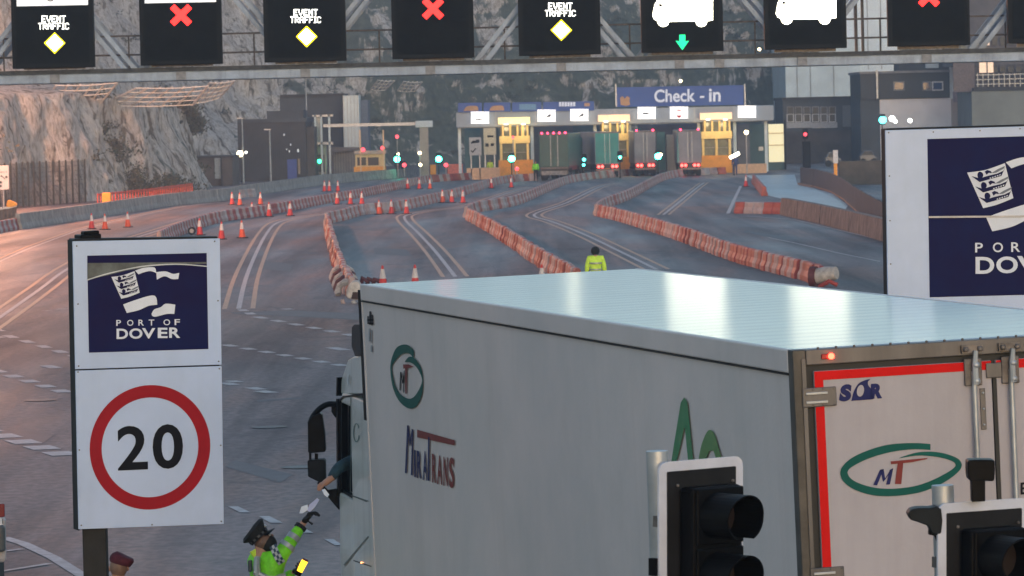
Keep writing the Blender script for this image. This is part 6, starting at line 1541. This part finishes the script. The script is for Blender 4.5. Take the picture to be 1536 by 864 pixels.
# hat, hair, face
up = (j(383, 801) - j(394, 812)).normalized(); fw = (j(406, 801) - j(394, 812)).normalized()
cap, ring, sdv = cap_mesh(t, j(390, 807), up, fw, BLACKC, .098)
b = MB(); cpt = j(390, 807)
for i in range(24):
    a0 = 2 * math.pi * i / 24; a1 = 2 * math.pi * (i + 1) / 24
    P_ = lambda a, h: cpt + fw * (.098 * 1.12 * math.cos(a) * 1.01) + sdv * (.099 * math.sin(a)) + up * h
    b.poly([P_(a0, .012), P_(a1, .012), P_(a1, .034), P_(a0, .034)], i % 2)
b.build('cap_band', [BLACKP, M('cap_band_grey', (.06, .065, .07), .6)], cap)
vz = MB(); pts0 = [cpt + fw * (.1 * 1.1 * math.cos(a)) + sdv * (.098 * math.sin(a)) + up * .0 for a in [R(-62 + 124 * i / 10) for i in range(11)]]
pts1 = [cpt + fw * (.1 * 1.1 * math.cos(a) + .062 * math.cos(a)) + sdv * (.098 * math.sin(a)) - up * .022 for a in [R(-62 + 124 * i / 10) for i in range(11)]]
for i in range(10): vz.poly([pts0[i], pts0[i + 1], pts1[i + 1], pts1[i]]); vz.poly([pts0[i] - up * .006, pts1[i] - up * .006, pts1[i + 1] - up * .006, pts0[i + 1] - up * .006])
vz.build('cap_peak', BLACKPL, cap)
MB().ball(cpt + fw * .112 + up * .05, .018, 6).build('cap_badge', M('silver_badge', (.6, .62, .65), .3, .8), cap)
hc = j(395, 813)
MB().ball(hc - up * .035 + fw * .018, .092, 12, sc=(1.0, .85, .95)).build('face_covering', BLACKC, t, smooth=True)
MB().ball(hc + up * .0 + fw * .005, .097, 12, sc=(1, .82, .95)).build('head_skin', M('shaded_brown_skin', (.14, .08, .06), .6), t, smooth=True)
for s_ in (-1, 1):
    MB().ball(hc + fw * .094 + up * .012 + sdv * (.028 * s_), .012, 6).build('eye', M('eye_white', (.5, .5, .5), .3), t)
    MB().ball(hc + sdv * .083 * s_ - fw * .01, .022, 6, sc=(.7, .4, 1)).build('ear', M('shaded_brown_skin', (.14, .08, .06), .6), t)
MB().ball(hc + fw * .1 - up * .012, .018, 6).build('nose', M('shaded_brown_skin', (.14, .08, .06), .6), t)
MB().tube([j(380, 825), j(384, 832), j(394, 834), j(402, 829)], .042, 8).build('collar', HIVISY, t, smooth=True)
# tapes on the torso
cyl = lambda a, b_, r, m, nm: MB().tube([a, b_], r, 8).build(nm, m, t, smooth=True)
MB().tube([j(386, 836, -.13), j(385, 850, -.175), j(388, 872, -.17), j(390, 890, -.15)], [.03, .034, .034, .034], 8).build('vertical_reflective_tape', REFL, t, smooth=True)
MB().tube([j(381, 858, -.17), j(403, 868, -.185), j(428, 864, -.12)], .03, 8).build('chest_reflective_band', REFL, t, smooth=True)
cs = MB(); pth = [j(409, 818, -.205), j(413, 828, -.225), j(418, 838, -.225), j(423, 845, -.19)]
for i in range(3):
    for k in range(2):
        for m in range(3):
            a0 = pth[i].lerp(pth[i + 1], k / 2); a1 = pth[i].lerp(pth[i + 1], (k + 1) / 2); sd_ = Vector((.02, 0, .012))
            cs.poly([a0 + sd_ * (m - 1.5), a1 + sd_ * (m - 1.5), a1 + sd_ * (m - .5), a0 + sd_ * (m - .5)], (i * 2 + k + m) % 2)
cs.build('chequered_strip', [CHB, M('chequer_pale', (.4, .45, .48), .5)], t)
MB().box(j(373, 850).x, j(379, 850).x, OY - .12, OY - .05, j(376, 856).z, j(376, 839).z).build('radio', M('radio_dark', (.02, .04, .05), .5), t, bevel=.01)
# gloved hands
hand(t, wr + (wr - el).normalized() * .03, j(466, 771, -.02) - wr, (.6, -.3, -.6), BLACKC, 1.1, 1.4, 'gloved_hand')
hand(t, D['wrL'], j(452, 853) - D['wrL'], (0, -.3, 1), BLACKC, 1.2, 1.15, 'gloved_hand')
MB().tube([j(461, 781, -.05), j(469, 786.5, -.06)], [.006, .012], 8).build('glove_strap', BLACKC, t)
# papers and torch held by the officer
PAP = M('paper_white', (.75, .82, .95), .6, var=.03); PAB = M('paper_lavender', (.5, .54, .8), .6, var=.05)
pp = MB(); pp.prism([j(*p) for p in [(449, 770), (452, 760), (461, 757), (463, 764), (454, 770)]], (0, .01, 0)); o = pp.build('paper', PAP); tagit(o, 'folded white paper in the raised gloved hand of the officer', 'paper')
pp = MB(); pp.prism([j(*p, -.02) for p in [(461, 766), (464, 757), (476, 747), (479, 750), (473, 760), (465, 768)]], (0, .006, 0)); o = pp.build('document', PAB); tagit(o, 'lavender document held up towards the driver', 'document')
tor = thing('torch', j(449, 858), 'glowing orange hand torch with dark tip in the lower hand of the officer', 'torch')
MB().tube([j(449, 857), j(457.5, 841)], [.03, .031], 14).build('lit_tube', M('glowing_orange_tube', (1, .5, .02), emit=2.0), tor, smooth=True)
MB().tube([j(457.5, 841), j(459, 838)], [.032, .026], 12).build('cap', M('dark_red_cap', (.12, .01, .01), .4), tor); MB().tube([j(446, 863), j(449, 857)], .033, 12).build('collar', BLACKPL, tor)
# driver's arm out of the window
CYW = 43.1
k_ = lambda x, y, dY=0.0: A(x, y, CYW + dY)
TEALC = M('teal_sweater', (.02, .06, .085), .85, var=.25, scale=20)
dp, D2, P2 = person(Vector((k_(545, 720, .3).x, CYW + .1, k_(500, 720).z - 1.2)), math.pi, 'driver in teal sweater leaning an arm out of the cab window to take a document',
    {'pel': k_(566, 740, .7), 'waist': k_(556, 722, .6), 'chest': k_(550, 700, .6), 'neck': k_(546, 678, .6), 'head': k_(545, 664, .6), 'crown': k_(544, 652, .6),
     'shL': k_(534, 690, .3), 'elL': k_(508, 701, .0), 'wrL': k_(495, 720, -.05), 'shR': k_(548, 692, .7), 'elR': k_(540, 715, .9), 'wrR': k_(532, 722, .9),
     'hipL': k_(568, 748, .7), 'knL': k_(560, 756, 1.1), 'anL': k_(562, 800, 1.1), 'toL': k_(560, 802, 1.3), 'hipR': k_(576, 748, .8), 'knR': k_(570, 756, 1.2), 'anR': k_(572, 800, 1.2), 'toR': k_(570, 802, 1.4)}, jacket=TEALC, height=1.5)
hand(dp, D2['wrL'], k_(478, 730, -.05) - D2['wrL'], (.2, .5, -.6), SKIN, .5, 1.0)
MB().tube([D2['wrL'] + Vector((.03, 0, .03)), k_(486, 726, -.05)], [.034, .03], 10).build('forearm_skin', SKIN, dp, smooth=True)
pp = MB(); pp.prism([k_(*p, -.1) for p in [(483, 735), (487, 733), (494, 742), (491, 746), (486, 742)]], (0, .006, 0)); o = pp.build('card', PAP); tagit(o, 'small white card in the hand of the driver', 'paper')

# soldier style figure in a maroon beret beside the sign post
BY = 40.2; bj = lambda x, y, dY=0.0: A(x, y, BY + dY)
hp_ = bj(179, 850)
t, D3, P3 = person(Vector((hp_.x, BY, 0)), math.pi * .5, 'person in a maroon beret seen from behind, just right of the dark sign post', {'head': bj(178, 851), 'crown': bj(178, 842), 'neck': bj(177, 868), }, jacket=M('camouflage_cloth', (.08, .08, .045), .85, var=.4, scale=14), trousers=M('camouflage_cloth', (.08, .08, .045)), height=(A(178, 832, BY).z + .02))
BER = M('maroon_beret_felt', (.09, .01, .02), .85, var=.2, scale=20, bump=.2)
bb = MB(); cc = bj(181, 840)
rs = []
for r_, h_, sx_ in ((.085, -.035, -.006), (.096, -.015, 0), (.1, .01, .012), (.088, .035, .02), (.05, .052, .02)):
    rs.append([cc + Vector((r_ * math.cos(a) * 1.06 + sx_, r_ * math.sin(a), h_ - .028 * math.cos(a))) for a in [2 * math.pi * i / 20 for i in range(20)]])
for q in rs: bb.v += q
for i in range(4):
    for k in range(20): bb.f.append((i * 20 + k, i * 20 + (k + 1) % 20, (i + 1) * 20 + (k + 1) % 20, (i + 1) * 20 + k)); bb.m.append(0)
bb.f.append(tuple(range(80, 100))); bb.m.append(0)
bb.build('beret', BER, t, smooth=True)
for s_ in (-1, 1): MB().ball(bj(178, 853) + Vector((.082 * s_, 0, 0)), .025, 6, sc=(.45, .8, 1)).build('ear', SKIN, t)
MB().ball(bj(178, 850), .088, 10, sc=(.92, 1, 1.1)).build('head_skin', M('dim_skin', (.22, .13, .09), .6), t, smooth=True)

# person in a yellow jacket in the middle lane
MY = 128.5; mb = A(893, 380, MY)
t, D4, P4 = person(Vector((mb.x, MY, 0)), math.pi * .52, 'person in yellow jacket and black hat standing in the middle lane, seen from behind', {}, jacket=HIVISY, trousers=BLACKC, height=A(893, 368.5, MY).z, lod=2)
hc = D4['head']; MB().ball(hc + Vector((0, 0, .03)), .125, 10, sc=(1, 1, 1.05)).build('black_hat', BLACKC, t, smooth=True)
for z_, r_ in ((1.3, .2), (1.12, .185)):
    MB().tube([Vector((mb.x, MY, z_ - .02)), Vector((mb.x, MY, z_ + .02))], r_ * 1.0, 16).build('reflective_band', REFL, t, smooth=True)
for px, pb_, Yp, jm, tm, lab in ((804, 272, None, HIVIS, BLACKC, 'worker in green and black standing left of the dark green lorry'), (735, 257, 408, HIVISY, HIVISY, 'worker in bright yellow suit in front of the tall cream notice'),
        (1103, 263, None, M('blue_coverall', (.03, .045, .15), .8), M('blue_coverall', (.03, .045, .15)), 'person in dark blue coverall near the orange plinth on the right'), (597, 264, None, NAVYC, BLACKC, 'dark clothed person by the left green signal'), (605, 264, None, BLACKC, NAVYC, 'second dark clothed person right beside the left green signal')):
    g = G(px, pb_) if Yp is None else Vector((A(px, 240, Yp).x, Yp, 0))
    person(g, math.pi * .5, lab, {}, jacket=jm, trousers=tm, lod=1)

# ------------------------------------------------------------ sodium lamps of the place (just beyond the left edge) and canopy lamps
def street_lamp(x, y, h, power, label):
    t = thing('street_lamp', (x, y, 0), label, 'lamp post', 'sodium lamp posts along the left road edge')
    MB().tube([(x, y, 0), (x, y, h)], [.12, .07], 10).build('pole', GALV, t, smooth=True)
    MB().tube([(x, y, h), (x + .8, y - .2, h + .2), (x + 1.5, y - .4, h + .15)], .05, 8).build('arm', GALV, t, smooth=True)
    MB().box(x + 1.4, x + 2.1, y - .6, y - .2, h + .05, h + .2).build('lamp_head', GRIMY, t, bevel=.04)
    MB().box(x + 1.45, x + 2.05, y - .55, y - .25, h + .0, h + .045).build('lamp_glass', M('lit_sodium_glass', (1, .5, .2), emit=12), t)
    l = bpy.data.lights.new('sodium_light', 'POINT'); l.energy = power; l.color = (1, .42, .22); l.shadow_soft_size = .35
    o = bpy.data.objects.new('sodium_light', l); C.objects.link(o); o.parent = t; o.location = (1.8, -.4, h - .45)
street_lamp(-25, 158, 12, 5000, 'tall sodium street lamp beyond the left edge, nearest one')
street_lamp(-30.5, 205, 12, 8500, 'tall sodium street lamp beyond the left edge, second nearest')
street_lamp(-36, 262, 15, 17000, 'tall sodium street lamp beyond the left edge, third nearest')

street_lamp(-42, 303, 16, 30000, 'tall sodium street lamp near the cliff beyond the left edge')
# ------------------------------------------------------------ evening haze
hz = MB().box(-690, 690, -240, 1340, -1.2, 62).build('haze', [])
tagit(hz, 'thin blue evening haze over the port', None, None, 'stuff')
hm = bpy.data.materials.new('evening_haze'); hm.use_nodes = True
hn = hm.node_tree; hn.nodes.remove(hn.nodes['Principled BSDF'])
pv = hn.nodes.new('ShaderNodeVolumePrincipled'); pv.inputs['Density'].default_value = .00052; pv.inputs['Color'].default_value = (.6, .78, 1, 1); pv.inputs['Anisotropy'].default_value = .2
hn.links.new(pv.outputs[0], hn.nodes['Material Output'].inputs['Volume'])
hz.data.materials.append(hm)
